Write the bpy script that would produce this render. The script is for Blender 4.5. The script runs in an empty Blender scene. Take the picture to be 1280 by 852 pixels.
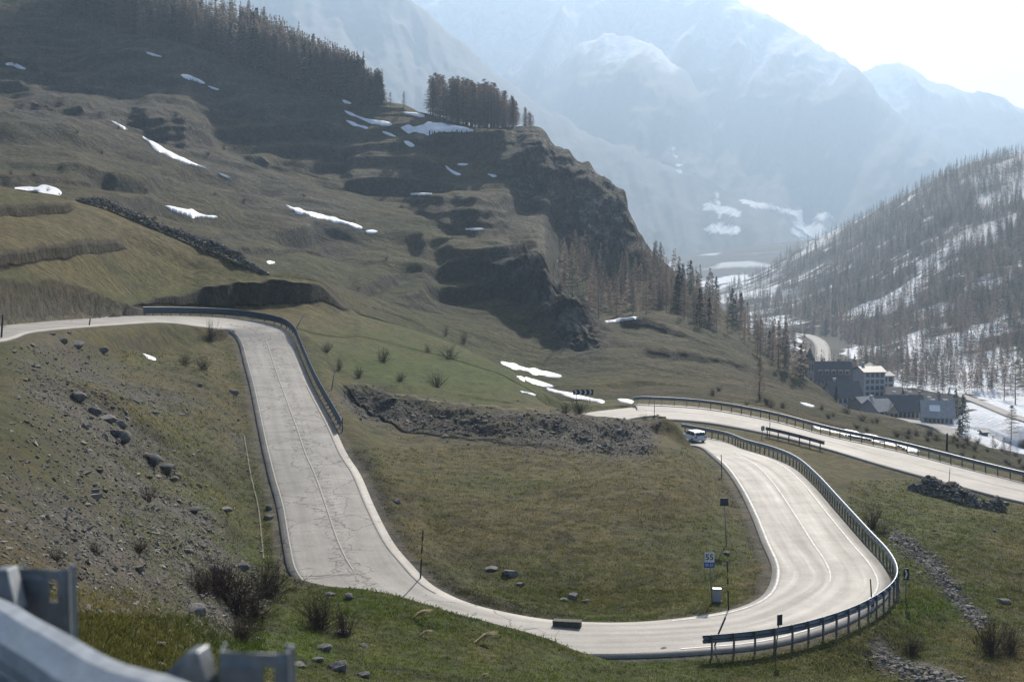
import bpy, bmesh, math, random
import numpy as np
from mathutils import Vector, Matrix
from mathutils.kdtree import KDTree

random.seed(7)
RNG = np.random.default_rng(11)
SC = bpy.context.scene
COL = SC.collection

# ------------------------------------------------------------------ camera maths
F = 1778.0                       # focal length in photo pixels (50 mm on 36 mm, 1280 px wide)
PITCH = math.atan(156.0 / F)     # horizon sits at photo row 270
CP, SP = math.cos(PITCH), math.sin(PITCH)

def tq(px, py):
    """direction of a photo point as (X/Y, Z/Y)"""
    a = (np.asarray(px, float) - 640.0) / F
    b = (426.0 - np.asarray(py, float)) / F
    dy = CP + b * SP
    return a / dy, (-SP + b * CP) / dy

def P(px, py, Y=None, Z=None):
    t, q = tq(px, py)
    t, q = float(t), float(q)
    if Y is None:
        Y = Z / q
    return Vector((t * Y, Y, q * Y))

def proj(x, y, z):
    depth = y * CP - z * SP
    return 640 + F * x / depth, 426 - F * (y * SP + z * CP) / depth

# ------------------------------------------------------------------ noise
def _hash(ix, iy, iz, seed):
    h = (ix.astype(np.int64) * 374761393 + iy.astype(np.int64) * 668265263 + iz.astype(np.int64) * 2147483647 + seed * 1274126177) & 0xFFFFFFFF
    h = ((h ^ (h >> 13)) * 1274126177) & 0xFFFFFFFF
    h = ((h ^ (h >> 15)) * 2246822519) & 0xFFFFFFFF
    return ((h ^ (h >> 16)) & 0xFFFFFF) / float(0xFFFFFF) * 2 - 1

def vn2(x, y, seed=0):
    xi, yi = np.floor(x), np.floor(y)
    fx, fy = x - xi, y - yi
    ux, uy = fx * fx * fx * (fx * (fx * 6 - 15) + 10), fy * fy * fy * (fy * (fy * 6 - 15) + 10)
    z = np.zeros_like(xi)
    a, b = _hash(xi, yi, z, seed), _hash(xi + 1, yi, z, seed)
    c, d = _hash(xi, yi + 1, z, seed), _hash(xi + 1, yi + 1, z, seed)
    return (a + (b - a) * ux) * (1 - uy) + (c + (d - c) * ux) * uy

def vn3(x, y, w, seed=0):
    wi = np.floor(w); fw = w - wi
    fw = fw * fw * (3 - 2 * fw)
    xi, yi = np.floor(x), np.floor(y)
    fx, fy = x - xi, y - yi
    ux, uy = fx * fx * (3 - 2 * fx), fy * fy * (3 - 2 * fy)
    r = []
    for k in (0, 1):
        a, b = _hash(xi, yi, wi + k, seed), _hash(xi + 1, yi, wi + k, seed)
        c, d = _hash(xi, yi + 1, wi + k, seed), _hash(xi + 1, yi + 1, wi + k, seed)
        r.append((a + (b - a) * ux) * (1 - uy) + (c + (d - c) * ux) * uy)
    return r[0] * (1 - fw) + r[1] * fw

def fbm2(x, y, n=5, seed=0, gain=.5, lac=2.03):
    s, a, f = 0, 1.0, 1.0
    tot = 0
    for k in range(n):
        s = s + a * vn2(x * f + 17.3 * k, y * f - 9.1 * k, seed + k)
        tot += a
        a *= gain; f *= lac
    return s / tot

def ridged2(x, y, n=5, seed=0, gain=.5, lac=2.07):
    s, a, f, tot = 0, 1.0, 1.0, 0
    for k in range(n):
        s = s + a * (1 - 2 * np.abs(vn2(x * f + 7.7 * k, y * f + 3.3 * k, seed + k)))
        tot += a; a *= gain; f *= lac
    return s / tot

def sstep(a, b, x):
    t = np.clip((x - a) / (b - a), 0, 1)
    return t * t * (3 - 2 * t)

# ------------------------------------------------------------------ mesh / object helpers
def mesh_np(name, verts, faces, smooth=True, col=None, colname='Col', uv=None):
    """verts (N,3); faces (M,3|4) array or list of such arrays"""
    me = bpy.data.meshes.new(name)
    verts = np.ascontiguousarray(verts, dtype=np.float32)
    fl = faces if isinstance(faces, list) else [faces]
    fl = [np.asarray(f, dtype=np.int32) for f in fl if len(f)]
    me.vertices.add(len(verts)); me.vertices.foreach_set('co', verts.ravel())
    loops = np.concatenate([f.ravel() for f in fl]); sizes = np.concatenate([np.full(len(f), f.shape[1], np.int32) for f in fl])
    starts = np.concatenate([[0], np.cumsum(sizes)[:-1]]).astype(np.int32)
    me.loops.add(len(loops)); me.loops.foreach_set('vertex_index', loops)
    me.polygons.add(len(sizes)); me.polygons.foreach_set('loop_start', starts)
    me.polygons.foreach_set('use_smooth', np.full(len(sizes), bool(smooth)))
    if col is not None:
        cols = col if isinstance(col, dict) else {colname: col}
        for k, c in cols.items():
            c = np.asarray(c, dtype=np.float32)
            if c.ndim == 1:
                at = me.attributes.new(k, 'FLOAT', 'POINT'); at.data.foreach_set('value', c)
            else:
                if c.shape[1] == 3:
                    c = np.concatenate([c, np.ones((len(c), 1), np.float32)], 1)
                at = me.attributes.new(k, 'FLOAT_COLOR', 'POINT'); at.data.foreach_set('color', np.ascontiguousarray(c).ravel())
    me.update(calc_edges=True)
    if uv is not None:
        l = me.uv_layers.new(name='UVMap'); l.data.foreach_set('uv', np.asarray(uv, np.float32)[loops].ravel())
    me.validate(clean_customdata=False)
    return me

def link(name, me, mat=None, parent=None, **props):
    o = bpy.data.objects.new(name, me)
    COL.objects.link(o)
    if me is not None and mat is not None and not len(me.materials):
        me.materials.append(mat)
    if parent is not None:
        o.parent = parent
    for k, v in props.items():
        if v: o[k] = v
    return o

def thing(name, label, cat, loc=(0, 0, 0), rz=0.0, group=None, scale=1.0):
    o = link(name, None, label=label, category=cat, group=group)
    o.empty_display_size = .1
    o.location = loc; o.rotation_euler = (0, 0, rz)
    o.scale = (scale,) * 3 if not hasattr(scale, '__len__') else scale
    return o

class MB:
    """collects simple solids into one mesh"""
    def __init__(self): self.v, self.f = [], []
    def add(self, vs, fs):
        n = len(self.v); self.v += [tuple(p) for p in vs]; self.f += [tuple(i + n for i in f) for f in fs]
        return self
    def box(self, c, s, m=None):
        x, y, z = s[0] / 2, s[1] / 2, s[2] / 2
        vs = [Vector((a * x, b * y, d * z)) for a in (-1, 1) for b in (-1, 1) for d in (-1, 1)]
        vs = [(m @ p if m else p) + Vector(c) for p in vs]
        return self.add(vs, [(0, 1, 3, 2), (4, 6, 7, 5), (0, 4, 5, 1), (2, 3, 7, 6), (0, 2, 6, 4), (1, 5, 7, 3)])
    def tube(self, pts, r, n=8, cap=True):
        pts = [Vector(p) for p in pts]; rs = r if hasattr(r, '__len__') else [r] * len(pts)
        rings = []
        for i, p in enumerate(pts):
            d = (pts[min(i + 1, len(pts) - 1)] - pts[max(i - 1, 0)]).normalized()
            a = d.orthogonal().normalized() if i == 0 else (rings[-1][1] - d * rings[-1][1].dot(d)).normalized()
            rings.append(([p + (a * math.cos(k * 2 * math.pi / n) + d.cross(a) * math.sin(k * 2 * math.pi / n)) * rs[i] for k in range(n)], a))
        vs = [q for rg in rings for q in rg[0]]
        fs = [(i * n + k, i * n + (k + 1) % n, (i + 1) * n + (k + 1) % n, (i + 1) * n + k) for i in range(len(pts) - 1) for k in range(n)]
        if cap: fs += [tuple(range(n))[::-1], tuple((len(pts) - 1) * n + k for k in range(n))]
        return self.add(vs, fs)
    def prism(self, poly, d, m=None):
        """poly: list of (x,z) points, extruded along y by d, centred"""
        n = len(poly)
        vs = [Vector((x, -d / 2, z)) for x, z in poly] + [Vector((x, d / 2, z)) for x, z in poly]
        if m: vs = [m @ p for p in vs]
        fs = [tuple(range(n)), tuple(range(2 * n - 1, n - 1, -1))] + [(i, i + n, (i + 1) % n + n, (i + 1) % n) for i in range(n)]
        return self.add(vs, fs)
    def mesh(self, name, smooth=False, bevel=0):
        me = bpy.data.meshes.new(name); me.from_pydata(self.v, [], self.f)
        bm = bmesh.new(); bm.from_mesh(me)
        bmesh.ops.recalc_face_normals(bm, faces=bm.faces)
        if bevel:
            bmesh.ops.bevel(bm, geom=list(bm.edges), offset=bevel, segments=1, affect='EDGES', clamp_overlap=True)
        for f in bm.faces: f.smooth = smooth
        bm.to_mesh(me); bm.free(); me.update()
        return me
    def obj(self, name, mat, parent=None, smooth=False, bevel=0, **kw):
        return link(name, self.mesh(name, smooth, bevel), mat, parent, **kw)

# ------------------------------------------------------------------ materials
def new_mat(name):
    m = bpy.data.materials.new(name); m.use_nodes = True
    nt = m.node_tree
    return m, nt, nt.nodes['Principled BSDF']

def N(nt, typ, **kw):
    n = nt.nodes.new(typ)
    for k, v in kw.items():
        if k in n.inputs.keys(): n.inputs[k].default_value = v
        else: setattr(n, k, v)
    return n

def mixrgb(nt, a, b, fac, mode='MIX'):
    n = nt.nodes.new('ShaderNodeMix'); n.data_type = 'RGBA'; n.blend_type = mode; n.clamp_factor = True
    for s, v in ((n.inputs[0], fac), (n.inputs[6], a), (n.inputs[7], b)):
        if isinstance(v, (int, float, tuple, list)): s.default_value = v if not isinstance(v, (tuple, list)) or len(v) == 4 else (*v, 1)
        else: nt.links.new(v, s)
    return n.outputs[2]

def math_n(nt, op, a, b=0.0, c=None):
    n = nt.nodes.new('ShaderNodeMath'); n.operation = op
    for i, v in enumerate((a, b) if c is None else (a, b, c)):
        if isinstance(v, (int, float)): n.inputs[i].default_value = v
        else: nt.links.new(v, n.inputs[i])
    return n.outputs[0]

def ramp(nt, fac, stops):
    n = nt.nodes.new('ShaderNodeValToRGB')
    while len(n.color_ramp.elements) < len(stops): n.color_ramp.elements.new(.5)
    for e, (p, c) in zip(n.color_ramp.elements, stops):
        e.position = p; e.color = (*c, 1) if hasattr(c, '__len__') else (c, c, c, 1)
    nt.links.new(fac, n.inputs[0])
    return n.outputs[0]

def noise_n(nt, vec, scale, detail=6, rough=.6, out='Fac'):
    n = N(nt, 'ShaderNodeTexNoise', Scale=scale, Detail=detail, Roughness=rough)
    if vec is not None: nt.links.new(vec, n.inputs['Vector'])
    return n.outputs[out]

def geo_pos(nt): return nt.nodes.new('ShaderNodeNewGeometry').outputs['Position']
def obj_pos(nt): return nt.nodes.new('ShaderNodeTexCoord').outputs['Object']

def bump_to(nt, bsdf, height, strength=.5, dist=.05):
    b = N(nt, 'ShaderNodeBump', Strength=strength, Distance=dist)
    nt.links.new(height, b.inputs['Height']); nt.links.new(b.outputs[0], bsdf.inputs['Normal'])

def plain(name, c, rough=.6, metal=0.0, var=.25, scale=6.0, spec=.4, bump=0, space='obj'):
    """a painted / weathered surface: base colour with two noises of tone, small bump"""
    m, nt, b = new_mat(name)
    v = obj_pos(nt) if space == 'obj' else geo_pos(nt)
    n1 = noise_n(nt, v, scale, 6, .65)
    lo = tuple(x * (1 - var) for x in c); hi = tuple(min(1, x * (1 + var)) for x in c)
    cc = ramp(nt, n1, [(.3, lo), (.7, hi)])
    nt.links.new(cc, b.inputs['Base Color'])
    b.inputs['Roughness'].default_value = rough; b.inputs['Metallic'].default_value = metal
    b.inputs['Specular IOR Level'].default_value = spec
    if bump: bump_to(nt, b, n1, bump, .02)
    return m

def attr_mat(name, rough=.9, spec=.2, var=.3, scale=3.0, translucent=0):
    m, nt, b = new_mat(name)
    a = N(nt, 'ShaderNodeAttribute', attribute_name='Col')
    n1 = noise_n(nt, geo_pos(nt), scale, 5, .6)
    f = ramp(nt, n1, [(.25, 1 - var), (.75, 1 + var)])
    nt.links.new(mixrgb(nt, a.outputs['Color'], f, 1.0, 'MULTIPLY'), b.inputs['Base Color'])
    b.inputs['Roughness'].default_value = rough; b.inputs['Specular IOR Level'].default_value = spec
    return m
# ------------------------------------------------------------------ terrain: feature lines from near to far
# every line: list of (photo px, photo py, distance Y) - the land is lofted through them
LINES = []
def L(*pts): LINES.append(pts)
L((-250, 870, 9), (0, 870, 9.5), (100, 870, 12), (200, 870, 18.5), (300, 870, 31), (400, 870, 38.5), (500, 870, 42), (640, 870, 45), (800, 870, 53), (900, 870, 59), (1000, 870, 60), (1100, 870, 61.5), (1200, 870, 62), (1280, 870, 63), (1530, 870, 66))
L((-250, 785, 12), (0, 785, 12.8), (100, 785, 18), (200, 785, 29.5), (300, 785, 49), (400, 785, 55), (500, 790, 57), (640, 805, 59), (800, 825, 64.5), (900, 830, 67), (1000, 826, 68), (1100, 818, 71.5), (1200, 815, 72), (1280, 812, 73), (1530, 812, 76))
L((-250, 705, 18), (0, 705, 19.5), (100, 705, 29.5), (200, 710, 46), (300, 722, 66), (350, 720, 68.5), (400, 733, 66), (450, 741, 63.5), (500, 752, 62), (560, 764, 62), (640, 777, 63.5), (700, 784, 64.7), (730, 790, 65.5), (800, 803, 67.5), (880, 809, 68.8), (950, 809, 69.2), (1010, 800, 71.2), (1070, 782, 74), (1125, 752, 80), (1200, 745, 85.3), (1280, 745, 88), (1530, 750, 90))
L((-250, 600, 30), (0, 600, 35.5), (100, 600, 53), (200, 600, 79), (300, 600, 98), (350, 640, 92.5), (400, 640, 93), (500, 690, 85), (568, 747, 75.5), (640, 769, 73), (726, 777, 73.2), (800, 777, 74), (900, 764, 76), (950, 748, 79), (1000, 740, 80.5), (1100, 720, 85), (1150, 700, 92), (1200, 690, 96.5), (1280, 690, 100), (1530, 700, 105))
L((-250, 520, 45), (0, 500, 61), (100, 500, 82), (200, 505, 104), (300, 510, 121), (350, 520, 118.5), (400, 530, 116), (450, 560, 112), (500, 590, 106), (640, 650, 94.5), (800, 660, 93), (900, 660, 95), (950, 660, 97.5), (1000, 650, 101), (1100, 650, 106), (1200, 640, 112), (1280, 645, 113), (1530, 750, 108))
L((-250, 475, 62), (0, 440, 95), (100, 430, 121), (200, 430, 146), (300, 431, 158), (350, 440, 155), (400, 460, 150), (450, 505, 139), (500, 538, 130), (640, 560, 122), (700, 562, 121), (800, 556, 124), (850, 560, 124), (900, 577, 126), (950, 575, 128), (1000, 585, 126), (1100, 600, 131), (1200, 625, 128), (1280, 648, 122), (1530, 740, 111))
L((-250, 458, 66), (0, 427, 98), (50, 414, 113), (140, 406, 138), (200, 403, 153), (250, 408, 160), (290, 416, 163), (350, 420, 167), (400, 432, 163), (450, 476, 150), (500, 491, 146), (560, 501, 145), (640, 509, 146), (700, 516, 147), (740, 520, 148), (770, 535, 146), (800, 545, 144), (830, 547, 143), (850, 551, 142.5), (868, 557, 142.2), (900, 557, 143.5), (935, 563, 140), (1000, 580, 137), (1100, 594, 137), (1200, 618, 131.5), (1280, 640, 125), (1530, 720, 114))
L((-250, 429, 78), (0, 406, 113.5), (81, 399, 134), (168, 395, 157), (242, 395, 171), (289, 397.5, 178), (322, 401.6, 177), (349, 407, 173), (363, 418, 169), (400, 428, 172), (450, 444, 172), (500, 457, 175), (560, 472, 170), (640, 491, 162), (700, 513, 156), (725, 525, 160), (745, 531, 166), (760, 524, 172.5), (793, 522.6, 173.5), (826, 524, 172.5), (876, 528, 171), (922, 535, 167.5), (960, 543, 163), (1000, 553, 158), (1031, 561, 154.5), (1100, 582, 146), (1162, 599.5, 139), (1200, 609, 136), (1280, 628.5, 130.3), (1530, 695, 118))
L((-250, 395, 83), (0, 370, 118.5), (100, 378, 144), (168, 382, 166), (242, 386, 182), (300, 385, 192), (350, 388, 196), (400, 393, 200), (450, 396, 222), (500, 408, 230), (560, 426, 227), (620, 451, 211), (680, 493, 178), (700, 504, 175), (738, 507, 182), (793, 505, 183), (831, 508.6, 182), (876, 509, 182), (911, 514, 179), (958, 523, 174), (1000, 535, 168.5), (1030, 542, 164), (1105, 558, 157.5), (1195, 580, 149), (1280, 603, 140.5), (1530, 665, 124))
L((-250, 225, 190), (0, 233, 205), (80, 245, 206), (120, 252, 207), (200, 285, 209), (260, 312, 211), (330, 343, 214), (365, 346, 216), (405, 353, 222), (435, 383, 232), (450, 400, 245), (500, 413, 252), (560, 432, 250), (620, 458, 235), (680, 497, 200), (700, 507, 195), (738, 507, 195), (793, 504, 198), (876, 505, 198), (958, 518, 190), (1030, 538, 178), (1105, 554, 169), (1195, 575, 159), (1280, 597, 150), (1530, 660, 132))
L((-250, 250, 235), (0, 258, 250), (120, 276, 252), (200, 310, 254), (330, 358, 262), (405, 368, 272), (435, 378, 275), (450, 384, 285), (500, 400, 290), (560, 425, 283), (620, 450, 262), (680, 486, 235), (740, 487, 238), (800, 485, 245), (876, 487, 250), (958, 497, 245), (1030, 515, 228), (1105, 535, 215), (1195, 560, 200), (1280, 585, 180), (1530, 640, 160))
L((-250, 180, 330), (0, 215, 330), (100, 225, 330), (200, 272, 330), (300, 310, 335), (400, 333, 345), (450, 348, 350), (500, 362, 350), (560, 384, 345), (620, 408, 330), (680, 440, 312), (720, 446, 306), (760, 440, 308), (800, 430, 320), (876, 440, 330), (958, 465, 330), (1000, 478, 330), (1060, 508, 310), (1105, 520, 300), (1180, 543, 270), (1280, 580, 225), (1530, 630, 190))
L((-250, 130, 430), (0, 140, 430), (100, 160, 430), (200, 195, 430), (300, 230, 430), (400, 262, 430), (480, 280, 425), (560, 289, 410), (620, 292, 395), (660, 310, 372), (700, 345, 348), (722, 372, 335), (745, 398, 345), (770, 398, 375), (800, 385, 390), (850, 392, 390), (900, 415, 390), (958, 447, 390), (1000, 473, 385), (1060, 520, 360), (1105, 530, 350), (1180, 551, 330), (1280, 575, 290), (1530, 615, 240))
L((-250, 60, 560), (0, 75, 540), (100, 95, 540), (200, 125, 530), (300, 165, 520), (400, 205, 515), (480, 232, 510), (560, 248, 500), (640, 262, 480), (680, 295, 468), (720, 335, 462), (745, 352, 460), (770, 360, 462), (800, 350, 470), (850, 360, 470), (900, 395, 465), (958, 435, 455), (1000, 466, 445), (1060, 528, 440), (1105, 527, 450), (1180, 530, 450), (1280, 560, 400), (1530, 570, 390))
L((-250, -110, 720), (0, -50, 660), (100, -30, 650), (200, 5, 640), (300, 42, 630), (350, 70, 622), (400, 96, 610), (440, 118, 600), (480, 131, 590), (540, 150, 575), (600, 160, 565), (660, 164, 555), (676, 166, 550), (683, 170, 548), (687, 190, 545), (702, 196, 541), (713, 201, 537), (718, 211, 535), (738, 214, 530), (745, 223, 527), (763, 232, 520), (780, 242, 513), (784, 268, 509), (791, 284, 506), (797, 298, 505), (811, 317, 502), (850, 347, 505), (900, 384, 500), (958, 430, 490), (1000, 461, 480), (1015, 482, 478), (1060, 502, 505), (1105, 505, 500), (1180, 515, 480), (1280, 530, 450), (1530, 540, 430))
L((-250, 60, 900), (0, 150, 850), (300, 200, 800), (480, 230, 750), (600, 270, 720), (690, 300, 700), (765, 340, 690), (805, 380, 690), (850, 400, 690), (900, 420, 690), (958, 440, 680), (1000, 452, 680), (1060, 470, 620), (1105, 475, 620), (1180, 480, 620), (1280, 470, 600), (1530, 450, 600))
L((-250, 300, 1300), (600, 300, 1300), (765, 350, 1200), (850, 385, 1150), (900, 402, 1050), (958, 418, 930), (1000, 421, 900), (1060, 425, 900), (1105, 425, 850), (1180, 400, 820), (1280, 380, 800), (1530, 350, 800))
L((-250, 330, 1700), (600, 340, 1700), (765, 360, 1700), (850, 372, 1600), (900, 375, 1500), (940, 372, 1400), (1000, 360, 1350), (1100, 325, 1250), (1210, 280, 1150), (1280, 265, 1100), (1530, 200, 1100))
L((-250, 380, 2000), (765, 372, 2000), (850, 365, 1950), (900, 358, 1950), (940, 347, 1950), (1000, 309, 1900), (1050, 285, 1800), (1100, 259, 1700), (1150, 234, 1620), (1210, 205, 1550), (1280, 191, 1500), (1530, 80, 1500))
L((-250, 380, 2400), (765, 365, 2400), (850, 358, 2400), (900, 350, 2400), (940, 350, 2400), (1000, 345, 2400), (1100, 320, 2300), (1280, 290, 2200), (1530, 180, 2200))
L((-250, 370, 2900), (765, 345, 2900), (850, 340, 2900), (900, 330, 2900), (940, 325, 2900), (1000, 320, 2900), (1530, 320, 2900))
L((-250, 320, 3500), (765, 318, 3500), (850, 318, 3500), (900, 312, 3500), (1000, 300, 3500), (1060, 295, 3500), (1530, 290, 3500))

NC = 900
T0, _ = tq(-250, 600); T1, _ = tq(1530, 600)
tc = np.linspace(T0, T1, NC)
def gsm(a, s):
    k = np.exp(-.5 * (np.arange(-3 * s, 3 * s + 1) / s) ** 2); k /= k.sum()
    return np.convolve(np.pad(a, 3 * s, mode='edge'), k, 'valid')
KQ, KY = [], []
for ln in LINES:
    A = np.array(ln, float)
    tt, qq = tq(A[:, 0], A[:, 1])
    ly = gsm(np.interp(tc, tt, np.log(A[:, 2])), 5); q = gsm(np.interp(tc, tt, qq), 4)
    if ln[0][:2] == (-250, -110):
        q = gsm(np.interp(tc, tt, qq), 1); pxc = np.interp(tc, tt, A[:, 0]); q = q + (3.2 * ridged2(pxc / 17, pxc * 0, 3, 5) + 2.0 * vn2(pxc / 5, pxc * 0, 6)) / F * sstep(665, 690, pxc) * (1 - sstep(806, 822, pxc))
    KQ.append(q); KY.append(ly)
# the ground under the camera and its road edge
g0 = np.full(NC, math.log(.5)); KY0 = [g0, np.log(np.interp(tc, [T0, 0, T1], [4.6, 2.2, 1.6]))]
KQ0 = [np.full(NC, -1.62 / .5), -1.66 / np.exp(KY0[1])]
KQ = np.array(KQ0 + KQ); KY = np.array(KY0 + KY)
for k in range(1, len(KY)):
    KY[k] = np.maximum(KY[k], KY[k - 1] + .004)
K = len(KY)
h = np.diff(KY, axis=0); dl = np.diff(KQ, axis=0) / h
M = np.zeros_like(KQ)
for k in range(1, K - 1):
    w1, w2 = 2 * h[k] + h[k - 1], h[k] + 2 * h[k - 1]
    same = dl[k - 1] * dl[k] > 0
    with np.errstate(divide='ignore', invalid='ignore'):
        hm = (w1 + w2) / (w1 / dl[k - 1] + w2 / dl[k])
    M[k] = np.where(same, hm, 0)
M[0], M[-1] = dl[0], dl[-1]
rows_q, rows_y, rows_k = [], [], []
for k in range(K - 1):
    ext = np.percentile(np.abs(np.diff(KQ[k:k + 2], axis=0)) * F, 85)
    n = int(np.clip(ext / (1.35 if k >= 2 else 12), 5, 70))
    if k in (5, 6, 7, 8, 9): n = max(n, 24)
    if 11 <= k <= 15: n = int(n * 1.7)
    for u in np.arange(n) / n:
        h00 = 2 * u**3 - 3 * u**2 + 1; h10 = u**3 - 2 * u**2 + u; h01 = -2 * u**3 + 3 * u**2; h11 = u**3 - u**2
        rows_q.append(h00 * KQ[k] + h10 * h[k] * M[k] + h01 * KQ[k + 1] + h11 * h[k] * M[k + 1])
        rows_y.append(KY[k] + u * h[k]); rows_k.append(k + u)
rows_q.append(KQ[-1]); rows_y.append(KY[-1]); rows_k.append(K - 1)
GY = np.exp(np.array(rows_y)); GQ = np.array(rows_q); GK = np.array(rows_k)
NR = len(GY)
GX = GY * tc[None, :]; GZ = GY * GQ
PX, PY = proj(GX, GY, GZ)
print('terrain grid', NR, NC)
# banks: along each one the land stands up steeply (nearly one distance from top to foot), then runs flatter behind
BANKM = np.zeros(GY.shape)
def bank(k0, k1, top, foot, s=1.0, cc=None, fade=15):
    global GX, GZ, PY
    r0, r1 = int(np.searchsorted(GK, k0)), int(np.searchsorted(GK, k1))
    top, foot = np.array(top, float), np.array(foot, float)
    x0, x1 = min(top[0, 0], foot[0, 0]), max(top[-1, 0], foot[-1, 0])
    mid = PX[(r0 + r1) // 2]
    for c in np.nonzero((mid > x0 - 4) & (mid < x1 + 4))[0]:
        px = mid[c]
        wob = 2.2 * math.sin(px * .13 + k0) + 1.2 * math.sin(px * .31 + 2 * k0)
        yt, yb = np.interp(px, top[:, 0], top[:, 1]) + wob * .6, np.interp(px, foot[:, 0], foot[:, 1]) + wob * .4
        if yb - yt < 1.5: continue
        e = min(1.0, (px - x0 + 4) / fade, (x1 + 4 - px) / fade) * s
        if x0 <= -60: e = min(1.0, (x1 + 4 - px) / fade) * s
        py = PY[r0:r1, c]; ly = np.log(GY[r0:r1, c])
        cc_ = cc or 1.7 * (yb - yt) + 6
        wtop = yb - (yb - yt) * (1 - .90 * e)
        w = np.interp(py, [yt - cc_, yt, yb], [yt - cc_, wtop, yb]); w = np.where((py > yb) | (py < yt - cc_), py, w)
        o = np.argsort(py)
        GY[r0:r1, c] = np.exp(np.interp(w, py[o], ly[o]))
        BANKM[r0:r1, c] = np.maximum(BANKM[r0:r1, c], e * sstep(yt - 1, yt + 3, py) * (1 - sstep(yb - 2, yb + 2, py)))
    GX = GY * tc[None, :]; GZ = GY * GQ
    PY = proj(GX, GY, GZ)[1]
bank(10.02, 10.98, [(-90, 320), (0, 317), (75, 306), (146, 301), (157, 309)], [(-90, 338), (0, 334), (75, 324), (110, 320), (146, 315), (157, 312)])
bank(10.02, 10.99, [(-90, 262), (0, 259), (60, 256), (94, 251)], [(-90, 276), (0, 273), (60, 271), (94, 262)])
bank(9.03, 10.3, [(-90, 358), (0, 367), (60, 373), (113, 378), (170, 382)], [(-90, 408), (0, 405), (81, 398), (170, 394)], .95, 34, 12)
bank(10.0, 10.97, [(165, 377), (240, 364), (263, 355), (319, 350), (365, 350), (405, 358), (436, 387)], [(165, 380), (240, 381), (263, 382), (319, 382), (365, 379), (405, 377), (436, 390)])
bank(7.05, 8.4, [(425, 478), (500, 491), (560, 501), (640, 509), (720, 522)], [(425, 500), (450, 520), (500, 536), (560, 545), (640, 554), (720, 556)], .3, None, 70)
for tp, ft in (([(90, 246), (180, 243), (197, 249)], [(90, 249), (150, 261), (197, 263)]), ([(218, 292), (282, 289), (338, 283), (387, 280)], [(218, 296), (240, 306), (285, 302), (338, 296), (387, 287)]),
               ([(270, 310), (357, 308), (406, 305)], [(270, 314), (338, 321), (357, 316), (406, 309)]), ([(437, 357), (447, 352), (494, 335), (531, 327), (545, 332)], [(437, 362), (450, 369), (477, 366), (507, 354), (545, 352)]),
               ([(551, 317), (588, 315), (632, 321), (692, 319)], [(551, 328), (588, 332), (632, 340), (685, 361), (692, 355)]), ([(490, 369), (528, 364), (561, 384)], [(490, 374), (501, 380), (534, 387), (561, 394)]),
               ([(430, 207), (516, 203), (558, 212)], [(430, 225), (438, 233), (486, 244), (524, 243), (558, 232)]), ([(510, 245), (580, 246), (648, 242)], [(510, 268), (588, 284), (633, 278), (648, 272)]),
               ([(531, 165), (588, 165), (640, 171)], [(531, 184), (550, 192), (588, 199), (640, 203)]), ([(606, 200), (678, 194)], [(606, 220), (640, 222), (678, 218)]), ([(165, 143), (210, 141), (245, 143), (270, 156)], [(165, 148), (185, 168), (233, 186), (270, 176)]),
               ([(-90, 45), (0, 56), (38, 68), (75, 86)], [(-90, 58), (0, 66), (38, 80), (75, 94)]), ([(-90, 218), (23, 216), (124, 216)], [(-90, 231), (23, 231), (124, 225)]),                ([(413, 184), (484, 188)], [(413, 193), (484, 196)]), ([(300, 185), (380, 205), (420, 215)], [(300, 192), (380, 214), (420, 222)]), ([(20, 120), (90, 128), (140, 142)], [(20, 128), (90, 138), (140, 150)]), ([(300, 128), (380, 150), (430, 165)], [(300, 137), (380, 160), (430, 172)]),
               ([(770, 388), (830, 402), (900, 436)], [(770, 396), (830, 412), (900, 442)]), ([(800, 440), (880, 446), (940, 462)], [(800, 449), (880, 455), (940, 468)]), ([(740, 432), (770, 424), (800, 428)], [(740, 444), (770, 436), (800, 436)])):
    bank(12.03, 15.9, tp, ft, .82 if ft[-1][0] - ft[0][0] > 85 else .7, None, 15 if ft[-1][0] - ft[0][0] > 85 else 24)
_l = np.log(GY); _r = (GK > 9.02)
_s = _l.copy()
for s_, w_ in ((1, .25), (2, .12)):
    _s += w_ * (np.roll(_l, s_, 1) + np.roll(_l, -s_, 1) - 2 * _l)
_s[:, :3] = _l[:, :3]; _s[:, -3:] = _l[:, -3:]
_v = _s.copy(); _v[1:-1] = .5 * _s[1:-1] + .25 * (_s[2:] + _s[:-2])
_e = (np.abs(GK[:, None] - 11.0) > .05) & (GK[:, None] > 11.02)
_s = np.where(_e, _v, _s)
GY = np.where(_r[:, None], np.exp(_s), GY)
GY = np.maximum.accumulate(GY, axis=0) + 1e-4 * np.arange(NR)[:, None]
GX = GY * tc[None, :]; GZ = GY * GQ
PX, PY = proj(GX, GY, GZ)

def blob(cx, cy, rx, ry):
    return np.exp(-(((PX - cx) / rx) ** 2 + ((PY - cy) / ry) ** 2))
def band(pts, w):
    """soft band about a polyline in photo space (used only to say where the land is stony, grassy ...)"""
    d = np.full(PX.shape, 1e9)
    for (x0, y0), (x1, y1) in zip(pts[:-1], pts[1:]):
        dx, dy = x1 - x0, y1 - y0
        u = np.clip(((PX - x0) * dx + (PY - y0) * dy) / (dx * dx + dy * dy), 0, 1)
        d = np.minimum(d, np.hypot(PX - x0 - u * dx, PY - y0 - u * dy))
    return np.exp(-(d / w) ** 2)
KK = GK[:, None] * np.ones((1, NC))          # which feature line a vertex is at (0 near .. far)

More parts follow.
